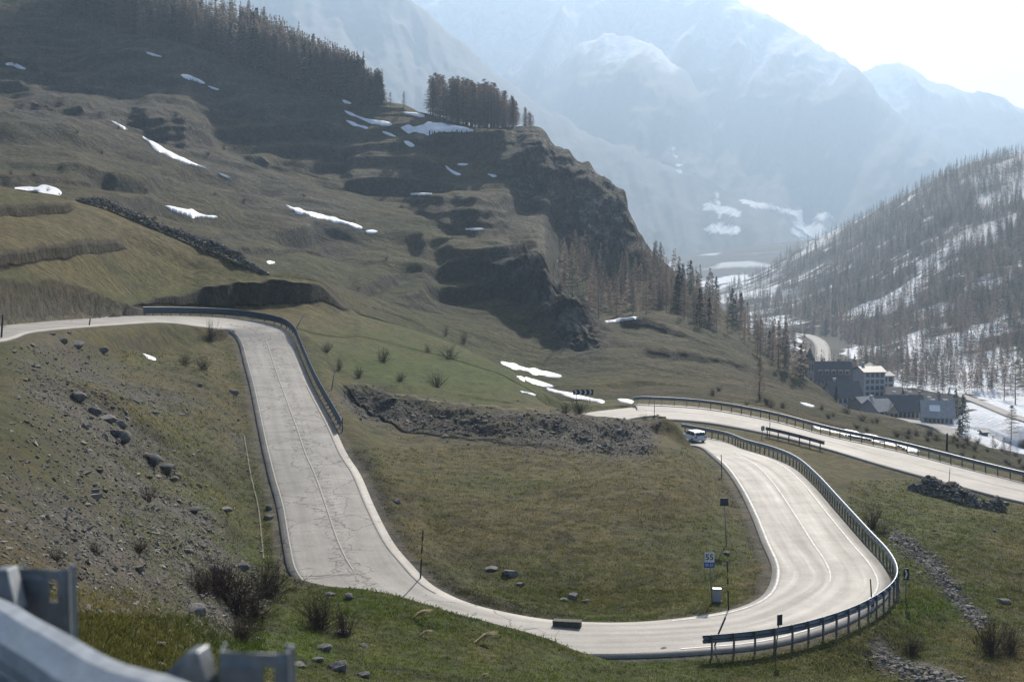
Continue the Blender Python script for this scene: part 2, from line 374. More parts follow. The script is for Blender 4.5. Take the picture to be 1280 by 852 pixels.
# masks -----------------------------------------------------------------
near = KK < 8.3
scree = np.where(near, np.clip(blob(110, 680, 130, 110) * .9 + band([(60, 470), (140, 530), (200, 600), (250, 690), (290, 760)], 38) + .8 * band([(110, 470), (230, 510), (300, 545)], 26), 0, 1), 0)
rubble = np.where((KK > 6) & (KK < 9), np.clip(1.25 * band([(440, 500), (500, 515), (600, 530), (700, 540), (800, 552)], 17), 0, 1), 0)
drain = np.where(KK < 7, np.clip(1.2 * band([(1120, 670), (1165, 705), (1195, 745), (1225, 775)], 9) + 1.2 * band([(1095, 822), (1130, 835), (1180, 850), (1240, 880)], 9), 0, 1), 0)
outcrop = np.where((KK > 12.6) & (KK < 14.6), np.clip(1.5 * band([(640, 320), (690, 350), (715, 395), (725, 420)], 26), 0, 1), 0)
cliff = np.where((KK > 14.5) & (KK < 17.2), np.clip(1.4 * band([(650, 190), (700, 240), (760, 275), (785, 300)], 45), 0, 1) * sstep(615, 670, PX), 0)
hillE = ((KK > 11.6) & (KK < 16.8)).astype(float) * (1 - sstep(700, 760, PX))
stonyU = np.where((KK > 13) & (KK < 17), np.clip(blob(100, 110, 150, 70) + .9 * band([(60, 110), (200, 150), (330, 230), (430, 290)], 26) + .8 * band([(200, 70), (330, 120), (440, 180)], 28), 0, 1), 0)

# terraces on the far hillside and on the meadow above the upper road ------
def terrace(Z, hstep, warp, steep=.72):
    ph = Z / hstep + warp
    fl = np.floor(ph); fr = ph - fl
    return (fl + .25 * fr + .75 * sstep(steep, 1, fr) - warp) * hstep
wx, wy = GX / 70, GY / 70
warp = fbm2(wx, wy, 3, 5) * 1.3
tm = (1 - np.clip(cliff * 1.5, 0, 1)) * hillE * sstep(12.6, 13.4, KK) * (1 - sstep(16.3, 16.9, KK)) * np.clip(.25 + .9 * fbm2(GX / 45, GY / 45, 2, 21), 0, .8)
GZ = GZ + (terrace(GZ, 9.0, warp) - GZ) * tm
tmf = (1 - np.clip(cliff * 1.5, 0, 1)) * hillE * sstep(12.4, 13.0, KK) * (1 - sstep(16.2, 16.8, KK)) * np.clip(.2 + 1.0 * fbm2(GX / 60, GY / 60, 3, 25), 0, 1)
GZ = GZ + (terrace(GZ, 3.4, fbm2(GX / 50, GY / 50, 4, 6) * 2.2, .62) - GZ) * tmf
tm2 = ((KK > 9.6) & (KK < 11)).astype(float) * (1 - sstep(300, 380, PX)) * sstep(10.0, 10.15, KK) * (1 - sstep(10.75, 10.98, KK))
bank_y = np.interp(PX, [-260, 0, 50, 100, 150, 200], [330, 322, 314, 305, 304, 310]) + 3 * vn2(PX / 14, PX * 0, 4)

bank2 = np.interp(PX, [-260, 0, 60, 120, 260], [290, 284, 268, 262, 262])


# relief of every size, each octave only where it is neither too big nor too fine for its distance
rough = 1 + 1.6 * scree + 3.0 * rubble + 2 * outcrop + 1.8 * stonyU + 1.5 * drain + .9 * ((KK > 12) & (KK < 17))
YYr = GY + 1.5 * GZ; dYr = np.maximum(np.abs(np.gradient(YYr, axis=0)), 1e-3)
for i, lam in enumerate((96, 48, 24, 12, 6, 3, 1.5, .8, .4)):
    amp = .022 * lam * sstep(.0022, .006, lam / GY) * sstep(2.0, 4.5, lam / dYr) * (1 - sstep(.10, .2, lam / GY))
    GZ = GZ + amp * rough * (1 - .85 * np.clip(BANKM * 1.4, 0, 1)) * vn2(GX / lam + 3.1 * i, YYr / lam - 5.7 * i, 40 + i)
# lumpy tussocks / hollows on the rubble bank
GZ = GZ + rubble * .5 * ridged2(GX / 3.2, GY / 3.2, 4, 77)
GZ = GZ + outcrop * 2.2 * ridged2(GX / 9, GY / 9, 4, 31)

# ------------------------------------------------------------------ roads (edges drawn on the photo, heights from the ground they lie on)
def st(pl, pr, z, zr=None):
    return P(*pl, Z=z), P(*pr, Z=z if zr is None else zr)
A = []
pl = P(0, 426.5, Z=-8.6)
A.append((Vector((-30.0, 40, -5.4)), Vector((-36.8, 41, -5.4))))
A.append((Vector((-32.6, 68, -7.0)), Vector((-39.4, 69, -6.95))))
A.append((pl, pl + Vector((-6.5, 1.5, .1))))
for s in (((47, 414), (-10, 407.5), -9.15, -9.0), ((141, 406), (90, 398.5), -10.5, -10.2), ((201, 403), (168, 395), -11.5, -11.05),
          ((242, 407.6), (242, 395), -12.3, -11.8), ((269, 411), (300, 398), -12.9, -12.4), ((285, 414.5), (345, 406), -13.4, -13.0),
          ((293, 420), (363, 418), -13.8, -13.6), ((299, 431), (369, 431), -14.4), ((304, 451), (377, 451), -15.3), ((312, 481.5), (390, 481.5), -16.3),
          ((322, 532), (417, 532), -17.4), ((329, 566), (433, 566), -18.1), ((336, 596), (451, 594), -18.7), ((346, 633), (468, 633), -19.3), ((353, 677), (491, 677), -19.8),
          ((361, 714), (515, 706), -20.1), ((385, 742), (534, 726), -20.3), ((425, 768), (555, 740), -20.45), ((500, 795), (590, 755), -20.6),
          ((600, 812), (640, 767), -20.75), ((700, 820), (700, 776), -20.9), ((800, 820), (790, 778), -21.0), ((890, 815), (872, 770), -21.1),
          ((970, 806), (915, 762), -21.2), ((1050, 783), (945, 750), -21.3), ((1100, 755), (960, 735), -21.4), ((1114, 732), (965, 715), -21.5),
          ((1103, 707), (962, 700), -21.6), ((1080, 681), (953, 680), -21.75), ((1046, 641.5), (939, 644), -22.0), ((1015, 605.6), (923, 611), -22.3),
          ((989, 583), (906, 586), -22.6), ((959, 570), (890, 571), -22.9), ((925, 560), (872, 558), -23.35)):
    A.append(st(*s))
def offs(c, d, w, z):
    d = Vector(d).normalized(); n = Vector((d.y, -d.x))       # to the right of travel
    return Vector((c[0] + n.x * w, c[1] + n.y * w, z)), Vector((c[0] - n.x * w, c[1] - n.y * w, z))
for c, d, w, z in (((19.4, 148.4), (-.35, .95), 3.0, -23.75), ((16, 154.6), (-.65, .8), 3.1, -23.95), ((11.8, 160.3), (-.45, .9), 3.3, -24.1), ((10, 167), (.05, 1), 3.5, -24.2),
                   ((12.2, 173), (.6, .8), 3.7, -24.35), ((17, 177.3), (.95, .3), 4, -24.4)):
    A.append(offs(c, d, w, z))
for s in (((794, 522.6), (794, 505), -24.65, -24.1), ((876, 528), (876, 509.5), -24.9, -24.4), ((960, 543), (958, 523.5), -25.1, -24.75), ((1031, 561), (1040, 545), -25.4, -25.2),
          ((1105, 583), (1125, 563.5), -25.75, -25.6), ((1200, 609), (1235, 592), -26.1), ((1280, 629), (1330, 614), -26.4)):
    A.append(st(*s))
A.append((Vector((60, 112, -27)), Vector((66, 118, -27)))); A.append((Vector((85, 84, -28.3)), Vector((90.5, 90.5, -28.3))))

def cr(pts, step):
    """Catmull-Rom through the points, resampled at about `step`; returns positions and the station number of each"""
    pts = [np.array(p, float) for p in pts]
    out, par = [], []
    for i in range(len(pts) - 1):
        p0, p1, p2, p3 = pts[max(i - 1, 0)], pts[i], pts[i + 1], pts[min(i + 2, len(pts) - 1)]
        n = max(2, int(np.linalg.norm(p2 - p1) / step))
        for u in np.arange(n) / n:
            out.append(.5 * (2 * p1 + (p2 - p0) * u + (2 * p0 - 5 * p1 + 4 * p2 - p3) * u**2 + (3 * p1 - p0 - 3 * p2 + p3) * u**3)); par.append(i + u)
    out.append(pts[-1]); par.append(len(pts) - 1.0)
    return np.array(out), np.array(par)

def edges(stations, step):
    both = [np.concatenate([np.array(a), np.array(b)]) for a, b in stations]
    arr, par = cr(both, step * 1.4)
    # gentle smoothing of the drawn edges
    for _ in range(3):
        arr[1:-1] = .25 * arr[:-2] + .5 * arr[1:-1] + .25 * arr[2:]
    return arr[:, :3], arr[:, 3:], par
EL, ER, EPAR = edges(A, .5)

# far valley roads: thin strips of ground
def strip_road(pts, w, z_off=0):
    c, par = cr(pts, 3.0)
    d = np.gradient(c, axis=0); n = np.stack([d[:, 1], -d[:, 0]], 1); n /= np.linalg.norm(n, axis=1)[:, None] + 1e-9
    l = c.copy(); r = c.copy()
    l[:, :2] += n * w / 2; r[:, :2] -= n * w / 2
    return l, r
def zcol(px, py, z): return P(px, py, Z=z)
V1 = [P(1112, 523, Z=-64.5), P(1135, 526, Z=-64.6), P(1160, 529.5, Z=-64.9), P(1180, 535, Z=-65.2), P(1194, 544, Z=-65.5), P(1215, 554, Z=-65.6), P(1245, 565, Z=-65.6), P(1300, 580, Z=-65.5)]
V1L, V1R = strip_road(V1, 6.5)
V2 = [P(1195, 492, Z=-65.5), P(1212, 498, Z=-65), P(1228, 504, Z=-64.5), P(1243, 510, Z=-64), P(1265, 519, Z=-63), P(1300, 530, Z=-62)]
V2L, V2R = strip_road(V2, 4.5)
V3 = [P(940, 412, Z=-79.5), P(962, 415, Z=-79.5), P(985, 416.5, Z=-79), P(1006, 418.5, Z=-78.6), P(1020, 424, Z=-78.2), P(1027, 432, Z=-77.3), P(1029, 445, Z=-76.2), P(1029, 458, Z=-74.5), P(1026, 475, Z=-71)]
V3L, V3R = strip_road(V3, 8.5)

kd_pts = []
for l, r, zl in ((EL, ER, 1), (V1L, V1R, 2), (V2L, V2R, 3), (V3L, V3R, 3)):
    for u in np.linspace(0, 1, 6):
        kd_pts.append((l * (1 - u) + r * u, zl))
allp = np.concatenate([p for p, _ in kd_pts]); allw = np.concatenate([np.full(len(p), w) for p, w in kd_pts])
kd = KDTree(len(allp))
for i, p in enumerate(allp): kd.insert((p[0], p[1], 0), i)
kd.balance()
RD = np.full(GY.shape, 99.0); RZ = np.zeros(GY.shape)
cand = ((GY < 200) & (GY > 38)) | ((GY > 340) & (GY < 1000) & (GX > 90))
for r_, c_ in zip(*np.nonzero(cand)):
    co, i, d = kd.find((GX[r_, c_], GY[r_, c_], 0))
    RD[r_, c_] = d; RZ[r_, c_] = allp[i, 2]
far_r = GY > 300
zone = np.where(far_r, 14.0, 3.4); core = np.where(far_r, 3.0, .75)
wl_ = (KK > 9.0) & (KK < 10.4) & (PX < 185)
zone = np.where(wl_, .7, zone); core = np.where(wl_, .25, core)
wcar = 1 - sstep(core, core + zone, RD)
GZ = GZ + (RZ - np.where(far_r, .35, .09) - GZ) * wcar
ROADNEAR = RD

GZ = GZ + 2.3 * np.exp(-((GX - 16.2) / 2.0) ** 2 - ((GY - 143.6) / 2.4) ** 2) * sstep(.3, 1.6, RD)
GQ = GZ / GY
PX2, PY2 = proj(GX, GY, GZ)

def ground_dir(px, py, kmin=2.0):
    """first point of the land met by the line of sight through photo points (arrays) -> world (N,3)"""
    px = np.atleast_1d(np.asarray(px, float)); py = np.atleast_1d(np.asarray(py, float))
    t, q = tq(px, py)
    c = np.clip((t - T0) / (T1 - T0) * (NC - 1), 0, NC - 1.001)
    ci = np.rint(c).astype(int)
    r0 = int(np.searchsorted(GK, kmin))
    out = np.zeros((len(px), 3))
    for s in range(0, len(px), 4000):
        sl = slice(s, s + 4000)
        Q = GQ[r0:, ci[sl]]
        hit = Q >= q[sl][None, :]
        r = np.argmax(hit, axis=0); ok = hit.any(axis=0)
        r = np.where(ok, np.maximum(r, 1), Q.shape[0] - 1)
        ar = np.arange(Q.shape[1])
        qa, qb = Q[r - 1, ar], Q[r, ar]
        u = np.clip((q[sl] - qa) / np.where(np.abs(qb - qa) < 1e-9, 1e-9, qb - qa), 0, 1)
        ya, yb = GY[r0 + r - 1, ci[sl]], GY[r0 + r, ci[sl]]
        Y = ya + (yb - ya) * u
        out[sl, 0] = t[sl] * Y; out[sl, 1] = Y; out[sl, 2] = q[sl] * Y
        qg = qa + (qb - qa) * u
        out[sl, 2] = np.where(ok, qg * Y, out[sl, 2])
    return out

def G(px, py, kmin=2.0):
    return Vector(ground_dir([px], [py], kmin)[0])

def gz(x, y):
    """height of the land at world x, y"""
    t = x / y
    c = min(max((t - T0) / (T1 - T0) * (NC - 1), 0), NC - 1.001); ci = int(c); f = c - ci
    z = 0
    for cc, w in ((ci, 1 - f), (ci + 1, f)):
        r = int(np.searchsorted(GY[:, cc], y)); r = min(max(r, 1), NR - 1)
        ya, yb = GY[r - 1, cc], GY[r, cc]
        u = min(max((y - ya) / (yb - ya), 0), 1)
        z += w * (GZ[r - 1, cc] * (1 - u) + GZ[r, cc] * u)
    return z

# cliffs: push the rock face in and out along its depth
VX, VY, VZ = GX.copy(), GY.copy(), GZ.copy()
cl = cliff + .6 * outcrop
def blocks(x, z, seed):
    return np.abs(vn2(np.floor(x + .35 * vn2(x, z, seed)) * 1.37 + .2, np.floor(z * .6 + .5 * vn2(x * .5, z * .5, seed + 1)) * 1.73 + .4, seed + 2))
dsp = ridged2(GX / 26 + GZ / 90, GZ / 50, 5, 90) * 8 + 5.0 * blocks(GX / 9, GZ / 9, 12) + 2.6 * blocks(GX / 3.6, GZ / 4.2, 15) + 2.0 * vn3(GX / 5, GY / 5, GZ / 4, 3)
wfall = (1 - sstep(16.75, 16.98, KK))
VY = VY - cl * dsp * wfall; VZ = VZ + cl * 1.2 * vn3(GX / 7, GY / 7, GZ / 4, 8) * wfall

# slope of the land -> where grass cannot hold
def grad_normal(X, Y, Z):
    du = np.stack([np.gradient(X, axis=1), np.gradient(Y, axis=1), np.gradient(Z, axis=1)], -1)
    dv = np.stack([np.gradient(X, axis=0), np.gradient(Y, axis=0), np.gradient(Z, axis=0)], -1)
    n = np.cross(du, dv); n /= np.linalg.norm(n, axis=-1)[..., None] + 1e-12
    return n
BANKM = gsm2(BANKM) if False else BANKM
NRM = grad_normal(VX, VY, VZ)
steep = 1 - np.abs(NRM[..., 2])

# ------------------------------------------------------------------ what the ground is made of
def mixc(c, col, w):
    w = np.clip(w, 0, 1)[..., None]
    return c * (1 - w) + np.array(col) * w
dYg = np.maximum(np.abs(np.gradient(GY, axis=0)), np.abs(np.gradient(GX, axis=1)))
YY = GY + 1.5 * GZ; dYg = np.maximum(dYg, np.abs(np.gradient(YY, axis=0)))
def fbf(lam, n, seed):
    s, a, tot = 0, 1.0, 0
    for k in range(n):
        s = s + a * vn2(GX / lam + 17.3 * k, YY / lam - 9.1 * k, seed + k) * sstep(1.1, 2.6, lam / dYg); tot += a; a *= .55; lam /= 2.03
    return s / tot
n_big = fbf(30, 4, 101); n_mid = fbf(6, 4, 102); n_fin = fbf(1.2, 3, 103)
C = np.zeros(GY.shape + (3,)) + np.array((.134, .108, .044))
C = mixc(C, (.080, .083, .026), sstep(-.15, .4, n_big + .4 * n_mid))
C = mixc(C, (.195, .150, .068), .75 * sstep(0, .45, n_mid * .7 + n_fin * .5 - .2 * n_big))
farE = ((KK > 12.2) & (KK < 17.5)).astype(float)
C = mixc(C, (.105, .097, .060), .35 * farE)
green = (blob(260, 650, 70, 60) + 1.0 * blob(300, 690, 40, 26) + .9 * blob(500, 430, 120, 36) + 1.1 * blob(560, 470, 130, 26) + .6 * blob(640, 498, 110, 12)
         + .5 * blob(460, 520, 30, 60) + 1.25 * band([(440, 752), (560, 772), (700, 790), (860, 812)], 22) + .8 * blob(600, 830, 300, 34) + 1.3 * blob(1165, 775, 75, 45) + .9 * blob(1120, 690, 30, 40)
         + .45 * blob(1200, 650, 100, 50) + .5 * blob(690, 720, 200, 34) + .35 * blob(620, 600, 130, 26) + .8 * band([(120, 372), (190, 378), (300, 356)], 8) + .5 * blob(40, 248, 60, 9)
         + .8 * blob(900, 690, 36, 70) + .6 * blob(120, 455, 90, 16) + .8 * blob(300, 805, 60, 22) + .8 * blob(370, 790, 60, 40) + .4 * blob(240, 540, 60, 30) + .6 * blob(1010, 830, 120, 20) + .5 * blob(1180, 620, 120, 14)
         + .35 * blob(880, 540, 60, 20) + .3 * blob(600, 345, 120, 30) + .3 * blob(440, 300, 140, 30) + .35 * blob(430, 340, 160, 40) + .3 * blob(180, 345, 120, 25) + .3 * blob(700, 470, 120, 24)) * (KK < 15.5)
C = mixc(C, (.070, .098, .012), green * (.85 + .7 * n_mid + .5 * n_fin) * .95)
soil = (.9 * band([(452, 590), (488, 670), (536, 738), (620, 768), (700, 774)], 15) + .8 * band([(905, 590), (938, 650), (952, 700), (945, 745)], 9) + .5 * band([(440, 560), (470, 620)], 18) + .5 * blob(560, 700, 50, 26)) * (KK < 7.5)
C = mixc(C, (.050, .042, .027), soil * (.75 + .8 * n_mid + .5 * n_fin))
C = mixc(C, (.034, .031, .020), np.clip(.85 * np.clip(blob(190, 500, 110, 50) + .8 * blob(250, 610, 60, 60) + .7 * band([(100, 470), (190, 560), (260, 690)], 22), 0, 1) * sstep(-.15, .35, n_mid + .5 * n_fin), 0, 1) * (KK < 7))
C = mixc(C, (.030, .030, .016), .55 * sstep(.1, .5, n_fin + .3 * n_mid) * (KK < 9))
C = mixc(C, (.058, .046, .030), .8 * sstep(.30, .5, steep + .12 * n_mid) * (KK < 12.5) * (1 - .7 * scree))
stone = np.clip(.45 * BANKM * sstep(-.2, .3, n_mid) + scree * (.62 + 1.2 * n_mid) + rubble * (.8 + .8 * n_mid) + drain * 1.1 + stonyU * (.65 + .9 * n_mid), 0, 1)
C = mixc(C, (.078, .070, .042), BANKM * (.55 + .6 * n_mid + .3 * n_fin))
wallb = np.where((KK > 9) & (KK < 10.15), np.clip(1.3 * band([(-80, 394), (0, 388), (100, 390), (172, 391)], 11), 0, 1), 0)
C = mixc(C, (.052, .050, .046), wallb)
C = mixc(C, (.118, .104, .084), stone * np.clip(.75 + .8 * n_fin, 0, 1))
C = mixc(C, (.062, .050, .034), np.clip(rubble * (.55 + 1.2 * n_mid + .5 * n_fin), 0, .9))
rk = .55 * fbm2(GX / 7 + GZ / 30, GZ / 13, 5, 66) + .45 * fbm2(GX / 2.2, GZ / 5, 3, 67)
C = mixc(C, (.29, .275, .255), np.clip(cliff * .95 + outcrop * .85, 0, 1))
C = C * (1 - (np.clip(cliff * 1.2 + outcrop, 0, 1) * sstep(.0, -.35, rk) * .75)[..., None])  # darker fissures: shade of the rock relief put into the colour
C = mixc(C, (.085, .085, .045), np.clip(cliff + outcrop, 0, 1) * .8 * sstep(.22, .10, steep + .1 * n_mid))
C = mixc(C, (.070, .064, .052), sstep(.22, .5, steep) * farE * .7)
C = mixc(C, (.30, .25, .19), .55 * cliff * sstep(.1, .5, fbm2(GX / 8, GZ / 20, 4, 55)))
C = mixc(C, (.17, .155, .135), .6 * (1 - sstep(.3, .9, RD)) * (KK < 11))           # gravel verge
# valley bottom and the far side: snow lying between the trees, brown floor where it has gone
vall = ((KK > 14.9) & (GX > 60) & (PX > 1030)) | ((KK > 14.0) & (PX > 1185) & (GY > 330)) | (KK > 17.05)
sn = (1.5 * blob(1225, 538, 75, 26) + 1.0 * blob(1235, 450, 60, 38) + .75 * blob(1170, 445, 40, 22) + .5 * blob(1075, 445, 14, 8) + 1.3 * blob(1270, 512, 60, 30) + .55 * blob(1110, 385, 50, 7) + .55 * band([(990, 360), (1030, 345), (1060, 335)], 6)
      + .7 * band([(925, 352), (960, 336)], 9) + .5 * band([(1040, 395), (1100, 392), (1140, 378)], 7) + .45 * blob(1265, 295, 26, 22) + .5 * blob(1160, 332, 26, 5) + .8 * blob(900, 352, 36, 7) + .5 * blob(940, 390, 40, 22) + .8 * blob(985, 422, 22, 16)
      + .7 * blob(1080, 442, 20, 12) + .45 * blob(1200, 392, 60, 14) + .5 * blob(1130, 480, 30, 30) + .6 * blob(1190, 470, 60, 14) + .30 * blob(1150, 350, 140, 90)) * (.72 + .5 * fbm2(GX / 90, GY / 90, 2, 77))
sn_n = fbm2(GX / 34, GY / 34, 5, 201)
snow = vall * sstep(.35, .48, sn + .62 * sn_n + .30 * fbm2(GX / 9, GY / 12, 3, 205)) * (KK < 20.2)
C = np.where(vall[..., None], mixc(np.zeros_like(C) + np.array((.085, .078, .062)), (.055, .052, .042), sstep(0, .4, n_big)), C)
sn_far = (KK > 20.1) * sstep(.36, .5, 1.1 * band([(885, 262), (920, 268)], 5) + 1.1 * band([(888, 286), (918, 288)], 5) + .6 * band([(902, 250), (904, 290)], 4) + .9 * band([(950, 262), (1000, 272), (1060, 275)], 5) + 1.0 * blob(1015, 288, 24, 10) + .7 * band([(870, 355), (930, 345)], 6) + .5 * fbm2(GX / 60, GY / 90, 4, 33))
C = C * np.where(KK < 12, .72, .78)[..., None]
C = mixc(C, (.80, .82, .84), np.clip(snow + sn_far, 0, 1))
_fv = (KK > 18.7) * sstep(.02, .3, fbm2(GX / 110, GY / 260, 5, 88)) * .75
C = mixc(C, (.75, .77, .79), _fv)
SNOW = np.clip(snow + sn_far + _fv, 0, 1)

def grid_faces(nr, nc):
    i = np.arange(nr * nc).reshape(nr, nc)
    return np.stack([i[:-1, :-1], i[:-1, 1:], i[1:, 1:], i[1:, :-1]], -1).reshape(-1, 4)

m_ter, nt, b = new_mat('ground')
pos = geo_pos(nt)
att = N(nt, 'ShaderNodeAttribute', attribute_name='Col').outputs['Color']
ston = N(nt, 'ShaderNodeAttribute', attribute_name='Stone').outputs['Fac']
snw = N(nt, 'ShaderNodeAttribute', attribute_name='Snow').outputs['Fac']
nA = noise_n(nt, pos, .9, 12, .72); nB = noise_n(nt, pos, 6.0, 8, .7)
fa = ramp(nt, nA, [(.30, (.24, .29, .24)), (.5, (.95, .96, .93)), (.72, (1.75, 1.62, 1.45))])
fb = ramp(nt, nB, [(.30, .42), (.5, 1.0), (.72, 1.65)])
var = mixrgb(nt, fa, fb, 1.0, 'MULTIPLY')
var = mixrgb(nt, var, (1, 1, 1, 1), snw)
base = mixrgb(nt, att, var, 1.0, 'MULTIPLY')
vor = N(nt, 'ShaderNodeTexVoronoi', Scale=3.2, Randomness=1.0); nt.links.new(pos, vor.inputs['Vector'])
vcol = ramp(nt, vor.outputs['Color'], [(0.0, (.04, .036, .03)), (.5, (.105, .096, .08)), (1, (.24, .22, .19))])
base = mixrgb(nt, base, vcol, math_n(nt, 'MULTIPLY', ston, .55))
nt.links.new(base, b.inputs['Base Color'])
b.inputs['Roughness'].default_value = .93; b.inputs['Specular IOR Level'].default_value = .12
rgh = N(nt, 'ShaderNodeAttribute', attribute_name='Rough').outputs['Fac']
nC = noise_n(nt, pos, .16, 12, .68)
base = mixrgb(nt, base, ramp(nt, nC, [(.32, .5), (.5, .98), (.68, 1.6)]), math_n(nt, 'MULTIPLY', rgh, .9), 'MULTIPLY')
cfa = N(nt, 'ShaderNodeAttribute', attribute_name='Cliff').outputs['Fac']
mpc = N(nt, 'ShaderNodeMapping'); mpc.inputs['Scale'].default_value = (.22, .22, .075); nt.links.new(pos, mpc.inputs['Vector'])
wn_ = N(nt, 'ShaderNodeVectorMath', operation='MULTIPLY_ADD'); nt.links.new(noise_n(nt, pos, .12, 6, .65, 'Color'), wn_.inputs[0]); wn_.inputs[1].default_value = (2.2, 2.2, 2.2); nt.links.new(mpc.outputs[0], wn_.inputs[2])
v1 = N(nt, 'ShaderNodeTexVoronoi', feature='DISTANCE_TO_EDGE', Scale=1.0); nt.links.new(wn_.outputs[0], v1.inputs['Vector'])
v2 = N(nt, 'ShaderNodeTexVoronoi', Scale=1.0); nt.links.new(wn_.outputs[0], v2.inputs['Vector'])
sx = N(nt, 'ShaderNodeSeparateColor'); nt.links.new(v2.outputs['Color'], sx.inputs[0])
crk = ramp(nt, v1.outputs['Distance'], [(0, .22), (.10, 1.0)]); cel = ramp(nt, sx.outputs[0], [(0, .5), (1, 1.5)])  # crack borders darkened to paint shade in the fissures; cell tone is random
rockc = mixrgb(nt, mixrgb(nt, base, crk, 1.0, 'MULTIPLY'), cel, 1.0, 'MULTIPLY')
base = mixrgb(nt, base, rockc, cfa)
nt.links.new(base, b.inputs['Base Color'])
rgh_c = math_n(nt, 'MULTIPLY', math_n(nt, 'MULTIPLY', crk, cfa), 5.0)
hh = math_n(nt, 'ADD', math_n(nt, 'MULTIPLY', nA, 1.0), math_n(nt, 'MULTIPLY', nB, .35))
hh = math_n(nt, 'ADD', hh, math_n(nt, 'MULTIPLY', math_n(nt, 'MULTIPLY', vor.outputs['Distance'], ston), -.6))
bump_to(nt, b, hh, .9, .34)
hh = math_n(nt, 'ADD', hh, rgh_c)
hh = math_n(nt, 'ADD', hh, math_n(nt, 'MULTIPLY', math_n(nt, 'MULTIPLY', nC, rgh), 34.0))
bump_node = [n for n in nt.nodes if n.type == 'BUMP'][0]
nt.links.new(hh, bump_node.inputs['Height'])
ROUGH = np.clip(.5 * BANKM + .75 * ((KK > 11.5) & (KK < 17.2)) + cliff + outcrop + .12 * ((KK > 9.4) & (KK <= 11.5)), 0, 1.2) * (1 - .8 * SNOW)
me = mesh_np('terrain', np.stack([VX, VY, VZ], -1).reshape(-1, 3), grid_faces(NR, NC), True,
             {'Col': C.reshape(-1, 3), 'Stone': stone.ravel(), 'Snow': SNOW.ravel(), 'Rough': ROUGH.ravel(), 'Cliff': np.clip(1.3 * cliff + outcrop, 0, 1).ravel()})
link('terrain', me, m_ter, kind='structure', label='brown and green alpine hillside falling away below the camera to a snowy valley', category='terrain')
# ------------------------------------------------------------------ roads
def strip_mesh(name, l, r, lift, nx=9, crown=0.0, thick=.11, u_step=None):
    us = np.linspace(0, 1, nx)
    rows = np.stack([l + (r - l) * u for u in us], 1)              # (n, nx, 3)
    rows[..., 2] += lift + crown * (1 - (2 * us - 1) ** 2)[None, :]
    n = len(l)
    s = np.concatenate([[0], np.cumsum(np.linalg.norm(np.diff((l + r) / 2, axis=0), axis=1))])
    w = np.linalg.norm(r - l, axis=1)
    uv = np.stack([np.repeat(s[:, None], nx, 1), us[None, :] * w[:, None]], -1).reshape(-1, 2)
    v = rows.reshape(-1, 3)
    f = [grid_faces(n, nx)]
    # side skirts so that the slab has an edge
    lo_l = rows[:, 0].copy(); lo_l[:, 2] -= thick; lo_r = rows[:, -1].copy(); lo_r[:, 2] -= thick
    b0 = n * nx
    v = np.concatenate([v, lo_l, lo_r]); uv = np.concatenate([uv, uv.reshape(n, nx, 2)[:, 0], uv.reshape(n, nx, 2)[:, -1]])
    i = np.arange(n - 1)
    f.append(np.stack([i * nx, (i + 1) * nx, b0 + i + 1, b0 + i], 1)); f.append(np.stack([i * nx + nx - 1, b0 + n + i, b0 + n + i + 1, (i + 1) * nx + nx - 1], 1))
    return mesh_np(name, v, f, True, uv=uv)

m_road, nt, b = new_mat('pale worn asphalt')
uvn = nt.nodes.new('ShaderNodeUVMap').outputs[0]
sep = N(nt, 'ShaderNodeSeparateXYZ'); nt.links.new(uvn, sep.inputs[0])
along, across = sep.outputs[0], sep.outputs[1]
pos = geo_pos(nt)
cmb = N(nt, 'ShaderNodeCombineXYZ'); nt.links.new(math_n(nt, 'MULTIPLY', along, .035), cmb.inputs[0]); nt.links.new(across, cmb.inputs[1])
streak = noise_n(nt, cmb.outputs[0], 1.6, 5, .6)
blot = noise_n(nt, pos, .35, 6, .6); fine = noise_n(nt, pos, 9, 6, .7)
c1 = ramp(nt, streak, [(.3, (.262, .243, .214)), (.5, (.292, .271, .240)), (.7, (.322, .300, .267))])
c2 = mixrgb(nt, c1, ramp(nt, blot, [(.3, .76), (.7, 1.16)]), 1.0, 'MULTIPLY')
c2 = mixrgb(nt, c2, ramp(nt, fine, [(.3, .86), (.7, 1.14)]), 1.0, 'MULTIPLY')
# cracks: warped cell borders, crowded along the middle of the straight and the lower bend
wn = noise_n(nt, pos, .8, 5, .65, 'Color')
wp = N(nt, 'ShaderNodeVectorMath', operation='MULTIPLY_ADD'); nt.links.new(wn, wp.inputs[0]); wp.inputs[1].default_value = (1.6, 1.6, 0); nt.links.new(pos, wp.inputs[2])
def cracks(scale, w):
    v = N(nt, 'ShaderNodeTexVoronoi', feature='DISTANCE_TO_EDGE', Scale=scale); nt.links.new(wp.outputs[0], v.inputs['Vector'])
    return math_n(nt, 'LESS_THAN', v.outputs['Distance'], w)
cA = cracks(.3, .010); cB = cracks(1.3, .035)
s0 = math_n(nt, 'SUBTRACT', along, 0)
midd = math_n(nt, 'ABSOLUTE', math_n(nt, 'SUBTRACT', across, 3.3))
nearmid = math_n(nt, 'LESS_THAN', math_n(nt, 'ADD', midd, math_n(nt, 'MULTIPLY', noise_n(nt, pos, .5, 3, .6), 2.2)), 1.95)
stretch_attr = N(nt, 'ShaderNodeMapRange'); nt.links.new(along, stretch_attr.inputs[0])
CRACK_RANGE = stretch_attr
stretch_attr.inputs[3].default_value = 1; stretch_attr.inputs[4].default_value = 0
worn = math_n(nt, 'LESS_THAN', math_n(nt, 'ABSOLUTE', math_n(nt, 'SUBTRACT', along, 190)), 62)
ROAD_WORN = worn.node
